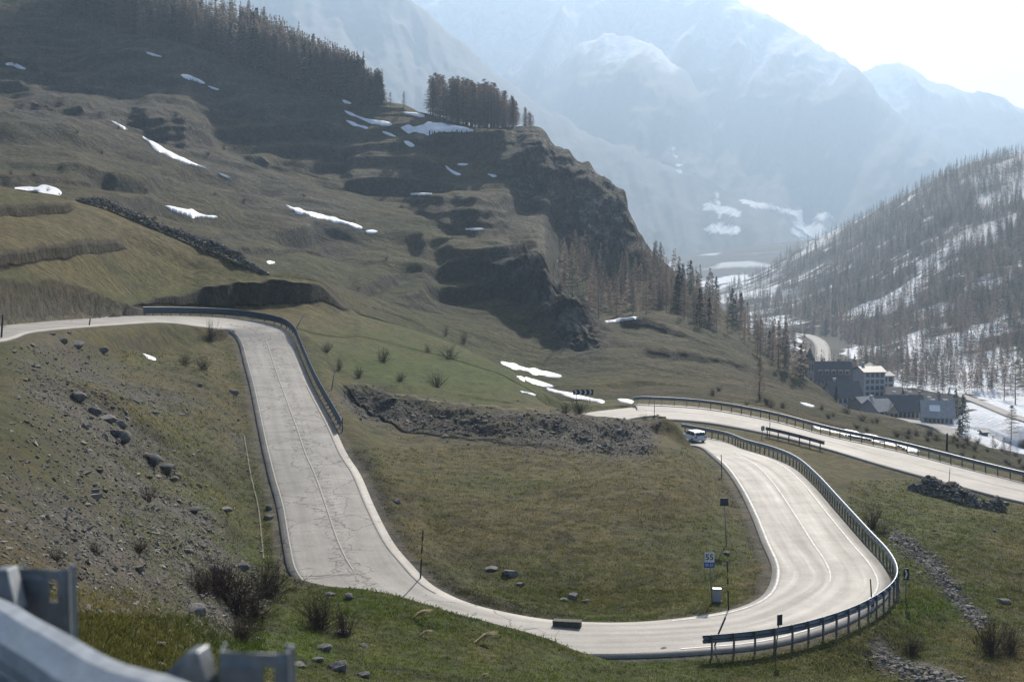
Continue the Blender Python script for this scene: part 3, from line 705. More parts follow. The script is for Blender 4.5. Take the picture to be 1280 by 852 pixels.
mA = math_n(nt, 'MULTIPLY', math_n(nt, 'MULTIPLY', cA, worn), math_n(nt, 'GREATER_THAN', noise_n(nt, pos, .22, 3, .6), .46))
mB = math_n(nt, 'MULTIPLY', math_n(nt, 'MULTIPLY', cB, nearmid), worn)
mk = math_n(nt, 'MINIMUM', math_n(nt, 'ADD', mA, mB), 1)
# sealed joints across the slab
jt = math_n(nt, 'LESS_THAN', math_n(nt, 'ABSOLUTE', math_n(nt, 'SUBTRACT', math_n(nt, 'FRACT', math_n(nt, 'ADD', math_n(nt, 'MULTIPLY', along, .093), math_n(nt, 'MULTIPLY', noise_n(nt, pos, .6, 3), .12))), .5)), .004)
jt = math_n(nt, 'MULTIPLY', math_n(nt, 'MULTIPLY', jt, worn), math_n(nt, 'GREATER_THAN', noise_n(nt, pos, .3, 2), .52))
mk = math_n(nt, 'MINIMUM', math_n(nt, 'ADD', mk, jt), 1)
c3 = mixrgb(nt, c2, (.085, .078, .070), math_n(nt, 'MULTIPLY', mk, .8))
nt.links.new(c3, b.inputs['Base Color'])
nt.links.new(ramp(nt, streak, [(.3, .72), (.7, .6)]), b.inputs['Roughness'])
b.inputs['Specular IOR Level'].default_value = .13
bump_to(nt, b, math_n(nt, 'SUBTRACT', fine, math_n(nt, 'MULTIPLY', mk, .8)), .35, .01)

cut = np.nonzero(EPAR >= 0)[0]
link('road', strip_mesh('road', EL, ER, .03, 11, .05), m_road, kind='structure', label='pale cracked mountain road winding through two hairpin bends', category='road')
# length along the road at a station number
S_ROAD = np.concatenate([[0], np.cumsum(np.linalg.norm(np.diff((EL + ER) / 2, axis=0), axis=1))])
def s_at(station): return float(np.interp(station, EPAR, S_ROAD))
def set_val(node, i, v): node.inputs[i].default_value = v
# the worn stretch runs from the first bend to the end of the lower bend
_a, _b = s_at(7), s_at(23)
ROAD_WORN.inputs[1].default_value = (_b - _a) / 2
ROAD_WORN.inputs[0].links[0].from_node.inputs[0].links[0].from_node.inputs[1].default_value = (_a + _b) / 2

m_line, nt, b = new_mat('worn white road paint')
n1 = noise_n(nt, geo_pos(nt), 2.2, 8, .75)
nt.links.new(ramp(nt, n1, [(.36, (.40, .375, .33)), (.6, (.66, .64, .59))]), b.inputs['Base Color'])
b.inputs['Roughness'].default_value = .62; b.inputs['Specular IOR Level'].default_value = .2
m_edge, nt, b = new_mat('faded edge paint')
n1 = noise_n(nt, geo_pos(nt), 1.4, 8, .75)
nt.links.new(ramp(nt, n1, [(.4, (.31, .285, .245)), (.65, (.39, .36, .31))]), b.inputs['Base Color'])
b.inputs['Roughness'].default_value = .8; b.inputs['Specular IOR Level'].default_value = .1

def lane_line(s0, s1, frac=None, off=None, side=0, w=.15, mat=m_line, label=''):
    i = np.nonzero((EPAR >= s0) & (EPAR <= s1))[0]
    l, r = EL[i], ER[i]
    wd = np.linalg.norm(r - l, axis=1)
    u = np.full(len(i), frac) if frac is not None else (off / wd if side == 0 else 1 - off / wd)
    du = w / 2 / wd
    a = l + (r - l) * (u - du)[:, None]; c = l + (r - l) * (u + du)[:, None]
    crown = .05 * (1 - (2 * u - 1) ** 2)
    a[:, 2] += crown; c[:, 2] += crown
    link('road_marking', strip_mesh('road_marking', a, c, .036, 2, 0, .003), mat, kind='structure', label=label, category='road marking')
lane_line(9.6, 18.2, frac=.5, w=.13, mat=m_edge, label='worn white centre line down the cracked straight')
lane_line(28.7, 35.2, frac=.5, w=.16, label='white centre line curving through the right hand hairpin')
lane_line(8.5, 24, off=.4, side=0, w=.13, mat=m_edge, label='pale edge strip on the left of the cracked straight')
lane_line(12, 20, off=.55, side=1, w=.2, mat=m_edge, label='pale edge line on the field side of the straight')
lane_line(24.5, 35.5, off=.75, side=0, w=.18, mat=m_line, label='white edge line inside the hairpin guardrail')
lane_line(24.5, 35, off=.4, side=1, w=.2, mat=m_line, label='white edge line on the meadow side of the hairpin')
lane_line(42, 49, off=.4, side=0, w=.18, mat=m_edge, label='edge line on the near side of the lower road')
lane_line(42, 49, frac=.52, w=.12, mat=m_edge, label='faint centre line on the lower road')
m_vr = plain('dusty valley asphalt', (.22, .21, .195), .8, 0, .2, .2, .3, space='geo')
for nm, (l, r), lb in (('valley_road', (V1L, V1R), 'lane passing the white chalet on the valley floor'), ('farm_track', (V2L, V2R), 'track climbing right from the snowy valley floor'), ('valley_road', (V3L, V3R), 'broad pale road behind the church tower')):
    link(nm, strip_mesh(nm, l, r, .06, 5, 0, .4), m_vr, kind='structure', label=lb, category='road')
# ------------------------------------------------------------------ snow patches lying on the hillside
m_snow, nt, b = new_mat('old snow')
n1 = noise_n(nt, geo_pos(nt), .5, 8, .65)
nt.links.new(ramp(nt, n1, [(.26, (.50, .48, .45)), (.38, (.72, .73, .74)), (.65, (.86, .87, .88))]), b.inputs['Base Color'])
b.inputs['Roughness'].default_value = .6; b.inputs['Subsurface Weight'].default_value = 0
bump_to(nt, b, n1, .4, .2)

def snow_patch(pts, label, seed=0):
    A_ = np.array(pts, float)
    s = np.concatenate([[0], np.cumsum(np.hypot(*np.diff(A_[:, :2], axis=0).T))])
    nu = max(10, int(s[-1] / 1.2)); nv = 9
    ss = np.linspace(0, s[-1], nu)
    cx, cy = np.interp(ss, s, A_[:, 0]), np.interp(ss, s, A_[:, 1])
    if len(A_) > 2:
        cx, cy = [gsm(np.pad(a, 0), 2) for a in (cx, cy)]
    hw = np.interp(ss, s, A_[:, 2]) * (.95 + .55 * vn2(ss / 9.0, ss * 0 + seed * 3.7, 61)) * np.clip(np.minimum(ss, s[-1] - ss) / 4.0, .05, 1) ** .6
    hw = np.maximum(hw, .25)
    ctr = ground_dir(cx, cy)
    rim = vn2(ss / 3.0, ss * 0 + 9.1 * seed, 62) * .25
    V = np.zeros((nu, nv, 3))
    for j, v in enumerate(np.linspace(-1, 1, nv)):
        p = ground_dir(cx, cy + hw * (v + rim * (1 - v * v) * 0 + .12 * rim))
        for i in range(nu):
            if abs(p[i, 1] / ctr[i, 1] - 1) > .09:                 # keep to the same terrace
                y = ctr[i, 1] * (1 - .05 * v); x = ctr[i, 0] * y / ctr[i, 1]
                p[i] = (x, y, gz(x, y))
        th = .0007 * ctr[:, 1] * (1 - v * v) ** .5 + .02 - .06 * (abs(v) > .99)
        V[:, j] = p; V[:, j, 2] += th + .04
    base = V.mean(axis=(0, 1))
    o = link('snow_patch', mesh_np('snow_patch', V.reshape(-1, 3) - base, grid_faces(nu, nv), True), m_snow, label=label, category='snow patch')
    o.location = base
    return o
for i, (lb, pts) in enumerate((
    ('small ragged snow patch near the left edge high on the hillside', [(6, 81, 1), (15, 80, 3.5), (24, 84, 2.5), (33, 87, .8)]),
    ('thin snow sliver just below the upper wood, highest of all', [(182, 66, .8), (192, 69, 1.3), (203, 72, .8)]),
    ('lens of snow in the stones below the upper wood', [(225, 94, 1), (240, 98, 3.0), (257, 105, 1)]),
    ('short snow streak at the lower end of the lens of snow', [(259, 108, 1), (267, 111, 2), (275, 113, 1)]),
    ('small snow streak uphill of the long diagonal streak', [(139, 152, .8), (149, 157, 1.6), (160, 163, .6)]),
    ('long diagonal snow streak down the middle of the far hillside', [(177, 171, 1), (196, 184, 3.6), (215, 194, 3.4), (235, 203, 2), (258, 211, .7)]),
    ('faint snow sliver below the end of the long diagonal streak', [(273, 217, .7), (280, 220, 1), (288, 223, .7)]),
    ('broad white snow patch above the green meadow at the left edge', [(17, 236, 1), (40, 236, 2.8), (58, 237, 4.8), (70, 240, 5), (78, 242, 2.5)]),
    ('ragged snow patch on a terrace above the stone ridge', [(206, 258, 1), (222, 263, 3.5), (240, 267, 5), (256, 271, 2), (273, 272, .7)]),
    ('long snow streak with a hooked start on the middle terraces', [(357, 257, 1), (370, 263, 3.5), (390, 268, 2.6), (415, 274, 3), (436, 280, 3.4), (454, 286, 2.6)]),
    ('short flat snow strip at the right end of the hooked streak', [(456, 290, 1.6), (465, 290, 2), (473, 290, 1.4)]),
    ('little snow spot beside the last trees of the upper wood', [(427, 126, 1), (433, 128, 2.2), (440, 130, 1)]),
    ('curved snow band left of the larch clump, upper one of two', [(430, 139, .9), (446, 146, 1.6), (462, 152, 2), (478, 154, 3.4), (491, 156, 2)]),
    ('curved snow band left of the larch clump, lower one of two', [(432, 151, .9), (446, 157, 2), (461, 161, 1.2)]),
    ('thin snow strip on the skyline just left of the larch clump', [(503, 141, 1), (518, 143, 2), (532, 146, 1.6)]),
    ('widest snow patch, spread at the foot of the larch clump', [(500, 160, 1), (515, 162, 6), (535, 161, 8), (552, 159, 5), (572, 161, 4), (593, 164, 1)]),
    ('slanting snow sliver below the two curved bands', [(477, 165, .8), (487, 168, 1.5), (496, 172, .8)]),
    ('oval snow spot below the widest snow patch', [(504, 177, 1), (511, 180, 2.6), (519, 183, 1.4)]),
    ('hooked snow patch running down a gully under the widest patch', [(556, 207, .8), (562, 213, 2.4), (569, 217, 2.8), (577, 219, 1)]),
    ('small flat snow strip right of the gully snow', [(571, 206, .7), (578, 206, 1.1), (586, 206, .7)]),
    ('snow fleck on the dark bank left of the cliff', [(609, 218, .8), (615, 220, 1.4), (622, 221, .7)]),
    ('thin level snow line along the lip of a dark terrace', [(512, 243, 1), (527, 243, 1.6), (541, 243, 1)]),
    ('faint snow line above the rocky outcrop', [(581, 287, .7), (593, 287, 1.2), (605, 287, .7)]),
    ('snow fleck past the end of the stone ridge', [(332, 328, 1.2), (338, 328, 2), (345, 329, 1.2)]),
    ('narrow snow sliver along the end of the stone ridge', [(315, 336, 1), (325, 339, 1.4), (338, 343, .8)]),
    ('small near snow remnant inside the left bend of the road', [(178, 443, .8), (187, 447, 1.7), (196, 450, .9)]),
    ('large tapering snow strip behind the green bank, upper one', [(625, 453, 1), (643, 458, 3), (662, 463, 4), (682, 467, 2.8), (703, 471, .8)]),
    ('snow strip below the large tapering strip, behind the bank', [(645, 471, .8), (660, 475, 3), (678, 480, 2.4), (693, 484, .8)]),
    ('long snow strip running down to the chevron sign', [(682, 486, .8), (702, 491, 2.2), (722, 496, 2.4), (742, 500, 2.8), (757, 503, 1)]),
    ('short snow line on the dark bank left of the chevron sign', [(649, 490, .7), (660, 492, 1), (671, 495, .7)]),
    ('snow patch behind the far guardrail, right of the chevron sign', [(771, 500, 1), (782, 501, 2), (793, 503, 1)]),
    ('curved snow strip on a ledge below the cliff', [(755, 403, 1), (775, 400, 2.3), (798, 397, .9)]),
    ('thin snow strip on the brown slope above the lower road', [(999, 504, .8), (1008, 506, 1.5), (1019, 509, .8)]),
    ('long snow bank lying behind the guardrail of the lower road', [(1015, 533, .8), (1045, 538, 2.6), (1075, 545, 4), (1108, 553, 4.4), (1134, 560, 3.4), (1150, 565, .9)]),
)):
    snow_patch(pts, lb, i)

# ------------------------------------------------------------------ guardrails
m_rail, nt, b = new_mat('galvanised steel')
n1 = noise_n(nt, geo_pos(nt), 3, 8, .7)
nt.links.new(ramp(nt, n1, [(.3, (.13, .155, .185)), (.7, (.22, .25, .28))]), b.inputs['Base Color'])
b.inputs['Metallic'].default_value = .75
nt.links.new(ramp(nt, n1, [(.3, .38), (.7, .55)]), b.inputs['Roughness'])
m_rail_shade = plain('shade darkened steel', (.060, .085, .11), .65, .25, .25, 3, space='geo')  # darker copy of the rail steel: shade on the bend rail put into its colour
m_post = plain('weathered steel post', (.17, .18, .19), .55, .5, .3, 9)
m_post_light = plain('dull zinc post', (.27, .29, .30), .5, .6, .25, 12, bump=.1)

W_PROF = [(.0, -.155), (.03, -.15), (.075, -.115), (.08, -.08), (.075, -.05), (.012, -.02), (.0, .0), (.012, .02), (.075, .05), (.08, .08), (.075, .115), (.03, .15), (.0, .155)]
def beam_mesh(path, side, z_mid, prof=W_PROF, thick=.008):
    """path (n,3) at ground level; side = +1 when the waves bulge to the right of travel"""
    d = np.gradient(path, axis=0)[:, :2]; d /= np.linalg.norm(d, axis=1)[:, None] + 1e-9
    nrm = np.stack([d[:, 1], -d[:, 0]], 1) * side
    ring = [(u, z) for u, z in prof] + [(u - thick, z) for u, z in reversed(prof)]
    n, m = len(path), len(ring)
    V = np.zeros((n, m, 3))
    for j, (u, z) in enumerate(ring):
        V[:, j, :2] = path[:, :2] + nrm * u; V[:, j, 2] = path[:, 2] + z_mid + z
    i = np.arange(n * m).reshape(n, m); nx = np.roll(i, -1, axis=1)
    f = np.stack([i[:-1], nx[:-1], nx[1:], i[1:]], -1).reshape(-1, 4)
    return mesh_np('rail', V.reshape(-1, 3), f, True)

POST_MESH = None
def guardrail(label, path, side, spacing=3.0, top=.76, gs=1.3, waves=2, mat=None):
    base = path[len(path) // 2].copy()
    t = thing('guardrail', label, 'guardrail', base)
    p = path - base
    bh = .155 * gs * waves / 2
    pr = [(u * gs, z * gs) for u, z in W_PROF] if waves == 2 else [(u * gs, (z - .0775) * gs) for u, z in W_PROF[:7]] + [(u * gs, (z + .0775) * gs) for u, z in W_PROF]
    if waves > 2: pr = [(u * gs, (z - .155 * (waves / 2 - 1) + .31 * k) * gs) for k in range(waves // 2) for u, z in (W_PROF if k == waves // 2 - 1 else W_PROF[:-1])]
    link('rail', beam_mesh(p, side, top - bh, pr), mat or m_rail, t)
    s = np.concatenate([[0], np.cumsum(np.linalg.norm(np.diff(p, axis=0), axis=1))])
    d = np.gradient(p, axis=0)
    pm = None
    k = 0
    for q in np.arange(.4, s[-1], spacing):
        x, y, z = [np.interp(q, s, p[:, a]) for a in range(3)]
        dx, dy = np.interp(q, s, d[:, 0]), np.interp(q, s, d[:, 1])
        a = math.atan2(dy, dx)
        if pm is None:
            mb = MB()
            hgt = top + .02
            mb.box((0, 0, hgt / 2 - .25), (.012, .10, hgt + .5)); mb.box((.03, .047, hgt / 2 - .25), (.06, .006, hgt + .5)); mb.box((.03, -.047, hgt / 2 - .25), (.06, .006, hgt + .5))
            mb.box((0, side * -.09, top - bh), (.09, .09, .18))
            pm = mb.mesh('post')
        o = link('post', pm, m_post, t)
        nx, ny = math.sin(a) * side, -math.cos(a) * side
        o.location = (x - nx * .06, y - ny * .06, z); o.rotation_euler = (0, 0, a)
    return t

def edge_path(side, s0, s1, off, step=1.0):
    """line beside the road: side 0 = left-hand edge array, 1 = right-hand one"""
    i = np.nonzero((EPAR >= s0) & (EPAR <= s1))[0]
    e, o = (EL, ER) if side == 0 else (ER, EL)
    v = e[i] - o[i]; v[:, 2] = 0; v /= np.linalg.norm(v, axis=1)[:, None]
    p = e[i] + v * off
    # smooth, then even spacing
    for _ in range(6): p[1:-1] = .25 * p[:-2] + .5 * p[1:-1] + .25 * p[2:]
    s = np.concatenate([[0], np.cumsum(np.linalg.norm(np.diff(p, axis=0), axis=1))])
    q = np.arange(0, s[-1], step)
    return np.stack([np.interp(q, s, p[:, a]) for a in range(3)], 1)
# travel runs far-left -> hairpins -> lower road; the edge array EL lies on the traveller's right
guardrail('guardrail round the outside of the left bend and down the cracked straight', edge_path(1, 5.15, 13.25, .45), 1, 1.7, 1.02, 1.25, 4, m_rail_shade)
guardrail('long shining guardrail round the outside of the right hand hairpin', edge_path(0, 24.85, 38.0, .40), -1, 1.2, 1.0)
guardrail('guardrail along the far edge of the lower road from the chevron sign', edge_path(1, 42.4, 50.6, .5), 1, 1.6, 1.0)
guardrail('short guardrail on the near edge of the lower road', edge_path(0, 44.95, 46.05, .5), -1, 1.8, .95)

# stone edging along the gutter left of the straight
i_ = np.nonzero((EPAR >= 13.3) & (EPAR <= 17.6))[0]
v_ = EL[i_] - ER[i_]; v_[:, 2] = 0; v_ /= np.linalg.norm(v_, axis=1)[:, None]
ed = EL[i_] + v_ * 1.25
for k in range(len(ed)): ed[k, 2] = gz(ed[k, 0], ed[k, 1]) + .06 + .03 * math.sin(k * .9)
link('kerb', strip_mesh('kerb', ed + v_ * .05, ed - v_ * .05, -.02, 3, .01, .2), plain('pale edging stone', (.15, .135, .11), .9, 0, .35, 2, space='geo'), kind='structure', label='thin pale stone edging of the gutter beside the straight', category='kerb')

# the guardrail right in front of the camera
def near_guardrail():
    gp = [P(-190, 690, Y=4.9), P(0, 748, Y=3.32), P(30, 766, Y=3.17), P(80, 791, Y=2.93), P(125, 818, Y=2.74), P(155, 832, Y=2.62), P(205, 842, Y=2.47), P(236, 854, Y=2.36), P(330, 905, Y=2.05)]
    c, _ = cr(gp, .04)
    for _ in range(8): c[1:-1] = .25 * c[:-2] + .5 * c[1:-1] + .25 * c[2:]
    base = Vector((-.8, 2.8, -1.66))
    t = thing('guardrail', 'blurred galvanised guardrail right in front of the camera', 'guardrail', base)
    c = c - np.array(base)
    c[:, 2] -= .155
    # deep W facing the camera (left of the line seen from far to near)
    r = link('rail', beam_mesh(c, 1, 0.0, [(u * 1.05, z) for u, z in W_PROF], .004), m_rail_near, t)
    for pg in r.data.polygons: pg.use_smooth = False
    mb = MB()
    q = P(153, 847, Y=2.60) - base
    mb.tube([q + Vector((-.05, -.07, -.02)), q + Vector((-.062, -.088, -.02))], .013, 12)
    mb.obj('bolt_hole', m_dark_hole, r)  # near-black disc painted for the shade inside the hole in the rail
    for px, py, Y, wpx in ((52, 711, 3.5, 62), (315, 815, 2.55, 85)):
        p = P(px, py, Y=Y) - base
        wd = wpx * Y / F; ang = -.10
        m = Matrix.Rotation(ang, 3, 'Z')
        hgt = p.z + .35
        top = Vector((p.x, p.y, p.z))
        me = bpy.data.meshes.new('post'); bm = bmesh.new()
        # web with a slot, two flanges turned away from the camera
        sl = (wd * .26, .053)                      # slot centre: across from the middle, below the top
        xs = [-wd / 2, sl[0] - .011, sl[0] + .011, wd / 2]; zs = [0, -sl[1] + .028, -sl[1] - .028, -hgt]
        grid = [[bm.verts.new(m @ Vector((x, 0, z)) + top) for z in zs] for x in xs]
        for i in range(3):
            for j in range(3):
                if i == 1 and j == 1: continue
                bm.faces.new((grid[i][j], grid[i + 1][j], grid[i + 1][j + 1], grid[i][j + 1]))
        for sx in (-1, 1):
            a = [bm.verts.new(m @ Vector((sx * wd / 2, 0, z)) + top) for z in (0, -hgt)]
            e = [bm.verts.new(m @ Vector((sx * wd / 2 + (.006 if sx > 0 else -.003), .055, z)) + top) for z in (0, -hgt)]
            bm.faces.new((a[0], a[1], e[1], e[0]))
            if sx > 0:
                g_ = [bm.verts.new(m @ Vector((sx * wd / 2 - .012, .058, z)) + top) for z in (0, -hgt)]
                bm.faces.new((e[0], e[1], g_[1], g_[0]))
        bmesh.ops.remove_doubles(bm, verts=bm.verts, dist=.0005)
        bmesh.ops.solidify(bm, geom=list(bm.faces), thickness=.006)
        bm.to_mesh(me); bm.free()
        link('post', me, m_post_near, t)
    # folded spacer brackets beside the posts
    for pts in (((-8, 712, 3.5), (8, 712, 3.45), (20, 764, 3.38), (-10, 800, 3.42)), ((203, 845, 2.62), (232, 815, 2.62), (246, 814, 2.56), (262, 868, 2.52), (215, 880, 2.6))):
        v = [P(a, b_, Y=c_) - base for a, b_, c_ in pts]
        mb = MB(); n = len(v); dv = Vector((.012, .05, 0))
        mb.add(v + [p + dv for p in v], [tuple(range(n)), tuple(range(2 * n - 1, n - 1, -1))] + [(i, i + n, (i + 1) % n + n, (i + 1) % n) for i in range(n)])
        mb.obj('spacer', m_post_near, t, bevel=.003)
m_dark_hole = plain('dark hole shade', (.03, .03, .035), .7, .3)
m_rail_near, nt, b = new_mat('near galvanised steel')
mp = N(nt, 'ShaderNodeMapping'); nt.links.new(obj_pos(nt), mp.inputs['Vector']); mp.inputs['Scale'].default_value = (5, 5, 40)
n1 = noise_n(nt, mp.outputs[0], 1.2, 6, .6); n2 = noise_n(nt, obj_pos(nt), 26, 5, .6)
nt.links.new(mixrgb(nt, ramp(nt, n1, [(.3, (.30, .315, .325)), (.7, (.43, .445, .455))]), ramp(nt, n2, [(.35, .82), (.6, 1.08)]), 1.0, 'MULTIPLY'), b.inputs['Base Color'])
b.inputs['Metallic'].default_value = .35; nt.links.new(ramp(nt, n2, [(.3, .36), (.7, .52)]), b.inputs['Roughness'])
m_post_near, nt, b = new_mat('near zinc post')
n1 = noise_n(nt, obj_pos(nt), 34, 6, .7)
nt.links.new(ramp(nt, n1, [(.3, (.125, .142, .15)), (.7, (.22, .238, .248))]), b.inputs['Base Color'])
b.inputs['Metallic'].default_value = .45; b.inputs['Roughness'].default_value = .5
near_guardrail()

# ------------------------------------------------------------------ poles and signs
m_blackpole = plain('black pole paint', (.025, .025, .024), .5)
m_yellow = plain('faded yellow paint', (.42, .26, .03), .6)
m_grey = plain('grey sign steel', (.22, .23, .24), .45, .5)
m_signback = plain('dull sign back', (.05, .06, .075), .5, .3)
m_white = plain('white sign film', (.72, .72, .70), .4, 0, .06)
m_blue = plain('blue sign film', (.015, .11, .42), .4, 0, .08)
m_black = plain('black lettering', (.012, .012, .012), .5)

def up(p0, top_px, top_py):
    """height and lean of a pole whose foot is p0 and whose top is seen at a photo point"""
    q = P(top_px, top_py, Y=p0.y)
    return Vector((q.x - p0.x, 0, q.z - p0.z))

def pole(label, foot, top, r=.03, mat=None, bands=0, name='snow_pole', cat='snow pole', Y=None):
    p0 = G(*foot) if Y is None else P(*foot, Y=Y)
    if Y is not None: p0.z = gz(p0.x, p0.y)
    d = up(p0, *top)
    t = thing(name, label, cat, p0)
    mb = MB(); mb.tube([Vector((0, 0, -.3)), d * .5 + Vector((0, 0, 0)), d], [r, r, r * .9], 8); mb.obj('pole', mat or m_blackpole, t, True)
    for k in range(bands):
        a, c_ = .42 + k * .24, .42 + k * .24 + .12
        mb = MB(); mb.tube([d * a, d * c_], r * 1.12, 8); mb.obj('band', m_yellow, t, True)
    return t, d
pole('black and yellow banded snow pole beside the lower end of the straight', (525, 725), (529, 662), .045, None, 2)
pole('black and yellow banded snow pole right of the kilometre sign', (911, 764), (909, 700), .042, None, 2)
pole('thin dark snow pole at the meadow edge near the silver car', (902.5, 596), (901.5, 568), .04)
pole('leaning black pole standing in front of the hairpin guardrail', (890, 810), (907, 771), .045)
pole('slim dark pole behind the guardrail at the outermost point of the hairpin', (1090, 757), (1088, 723), .04)
pole('thin pale snow pole on the near edge of the lower road by the stone pile', (1186, 605), (1187.5, 585), .035, m_grey)
pole('thin snow pole on the near verge where the lower road emerges', (818, 523), (818, 497), .04, m_grey)
pole('thin snow pole at the left end of the short guardrail', (962, 545), (962.5, 527), .045, m_grey)
pole('dark pole at the left edge of the picture beside the upper road', (1, 424), (4, 393), .07)
pole('short dark pole on the verge inside the upper left bend', (111, 408), (113, 398), .06)
pole('leaning pale pole behind the guardrail of the left bend', (370, 408), (381, 393), .05, m_grey)
pole('thin post in the grass right of the end of the left guardrail', (414, 487), (419, 462), .045, m_grey)
pole('dark timber post at the bend of the valley lane', (1183.5, 563), (1184, 541), .14, m_blackpole, 0, 'post', 'post')

def board(t, c, w, h_, yaw, mat, name='panel', thick=.03, lift=0):
    mb = MB(); m = Matrix.Rotation(yaw, 3, 'Z')
    mb.box(c, (w, thick, h_), m)
    return mb.obj(name, mat, t, bevel=.006)
def text(t, s, c, size, yaw, mat, name='lettering', off=.02):
    cu = bpy.data.curves.new('text', 'FONT'); cu.body = s; cu.size = size; cu.align_x = 'CENTER'; cu.align_y = 'CENTER'; cu.extrude = .003; cu.offset = size * .012
    tmp = bpy.data.objects.new('text', cu); COL.objects.link(tmp)
    me = bpy.data.meshes.new_from_object(tmp.evaluated_get(bpy.context.evaluated_depsgraph_get()))
    bpy.data.objects.remove(tmp); bpy.data.curves.remove(cu); me.materials.clear()
    o = link(name, me, mat, t)
    o.rotation_euler = (math.pi / 2, 0, yaw)
    o.location = Vector(c) + Matrix.Rotation(yaw, 3, 'Z') @ Vector((0, -off, 0))
    return o
# kilometre sign
def km_sign():
    p0 = G(890.5, 753); y = p0.y; s = y / F
    t = thing('kilometre_sign', 'white and blue kilometre sign reading 55 above SS 21', 'road sign', p0)
    hz = lambda py: P(888, py, Y=y).z - p0.z
    cx = P(886.5, 700, Y=y).x - p0.x
    mb = MB(); mb.tube([(0, 0, -.3), (cx * .9, 0, hz(690))], .032, 8); mb.obj('pole', m_grey, t, True)
    zt, zm, zb = hz(689.5), hz(702), hz(708.5); w_ = 12.6 * s
    board(t, (cx, -.06, (zt + zb) / 2), w_ + .03, zt - zb + .03, -.08, m_signback, 'backing_plate', .025)
    pw = board(t, (cx, -.078, (zt + zm) / 2), w_, zt - zm - .004, -.08, m_white, 'panel', .012)
    pb = board(t, (cx, -.078, (zm + zb) / 2), w_, zm - zb - .004, -.08, m_blue, 'route_plate', .012)
    text(pw, '55', (cx, -.078, (zt + zm) / 2), .46, -.08, m_black)
    text(pb, 'SS 21', (cx, -.078, (zm + zb) / 2), .2, -.08, m_white)
km_sign()
def cabinet():
    p0 = G(896, 752); s = p0.y / F
    t = thing('utility_cabinet', 'small pale grey utility cabinet beside the kilometre sign', 'cabinet', p0, -.08)
    w_, hh_ = 10.5 * s, 16 * s
    mb = MB(); mb.box((0, 0, hh_ / 2 + .05), (w_, .32, hh_)); mb.obj('body', plain('grey cabinet plastic', (.38, .39, .39), .5, 0, .1), t, bevel=.015)
    mb = MB(); mb.box((0, 0, hh_ + .065), (w_ + .04, .37, .03)); mb.obj('lid', m_grey, t, bevel=.01)
    mb = MB(); mb.box((0, 0, .0), (w_ + .06, .38, .16)); mb.obj('plinth', plain('concrete plinth', (.2, .19, .18), .9), t)
cabinet()
def sign_back(label, foot, box, yaw=0.0, mat=None, front=None, depth=0):
    p0 = G(*foot); y = p0.y; s = y / F
    x0, y0, x1, y1 = box
    t = thing('road_sign', label, 'road sign', p0)
    c = P((x0 + x1) / 2, (y0 + y1) / 2, Y=y) - p0
    mb = MB(); mb.tube([(0, .02, -.3), (c.x, .02, c.z + (y1 - y0) * s * .45)], .033, 8); mb.obj('pole', m_grey, t, True)
    pn = board(t, (c.x, -.03, c.z), (x1 - x0) * s, (y1 - y0) * s, yaw, mat or m_signback, 'panel', .03)
    return t, pn, c, s
sign_back('dark square sign seen from behind on the meadow side of the hairpin', (908.5, 682), (900, 622, 910.5, 632))
sign_back('dark narrow sign leaning before the hairpin guardrail, right of the leaning pole', (969, 815), (970.5, 767, 978.5, 781), .45)
sign_back('small sign low behind the guardrail beside the slim dark pole', (1091, 760), (1088.5, 746, 1093.5, 759), .5)
sign_back('small pale tilted sign before the short guardrail', (952, 548), (951, 532, 956, 538), .3, plain('bleached sign film', (.35, .34, .32), .5))
t, pn, c, s = sign_back('black chevron sign on a post outside the hairpin guardrail', (1132.5, 750), (1129.5, 709.5, 1136, 724.5), -.35, m_black)
def chevron(parent, c, yaw, w_, h_, n, mat, thick=.012, flip=1):
    m = Matrix.Rotation(yaw, 3, 'Z')
    for k in range(n):
        cw = w_ / n; x0 = -w_ / 2 + k * cw
        a = cw * .36
        pts = [(x0 + cw * .14, h_ * .42), (x0 + cw * .14 + a, h_ * .42), (x0 + cw * .14 + 2 * a * .86, 0), (x0 + cw * .14 + a, -h_ * .42), (x0 + cw * .14, -h_ * .42), (x0 + cw * .14 + .8 * a, 0)]
        mb = MB(); mb.prism([(x * flip, z) for x, z in pts], thick)
        mb.v = [tuple(m @ (Vector(v) + Vector((0, -.022, 0))) + Vector(c)) for v in mb.v]
        mb.obj('chevron', mat, parent)
chevron(pn, (c.x, -.03, c.z), -.35, 6.2 * s, 14 * s, 1, m_white)
# long chevron board at the hidden bend
p0 = Vector((9.4, 186.0, 0)); p0.z = gz(p0.x, p0.y); sc = p0.y / F
t = thing('chevron_board', 'wide black board with white chevrons beyond the hidden bend', 'road sign', p0)
zc = P(728, 490, Y=p0.y).z - p0.z; cx = P(729, 490, Y=p0.y).x - p0.x
for dx in (-.9, .9):
    mb = MB(); mb.tube([(cx + dx, .05, -.4), (cx + dx, .05, zc + .3)], .04, 8); mb.obj('leg', m_grey, t, True)
pn = board(t, (cx, 0, zc), 25.5 * sc, 6.8 * sc, .05, m_black, 'panel', .04)
chevron(pn, (cx, -.005, zc), .05, 24.5 * sc, 6.4 * sc, 4, m_white, .02)

# low stone parapet over the culvert at the inner verge
p0 = G(709, 786); s = p0.y / F
mb = MB(); mb.box((0, 0, 4 * s), (36 * s, .5, 13 * s)); mb.box((0, .0, 10.9 * s), (37 * s, .56, 1.6 * s))
o = mb.obj('parapet', plain('mossy concrete', (.10, .095, .075), .9, 0, .4, 5), bevel=.03); o.location = p0; o.rotation_euler = (0, 0, -.18)
o['label'] = 'low dark stone parapet on the grassy lip above the road'; o['category'] = 'parapet'

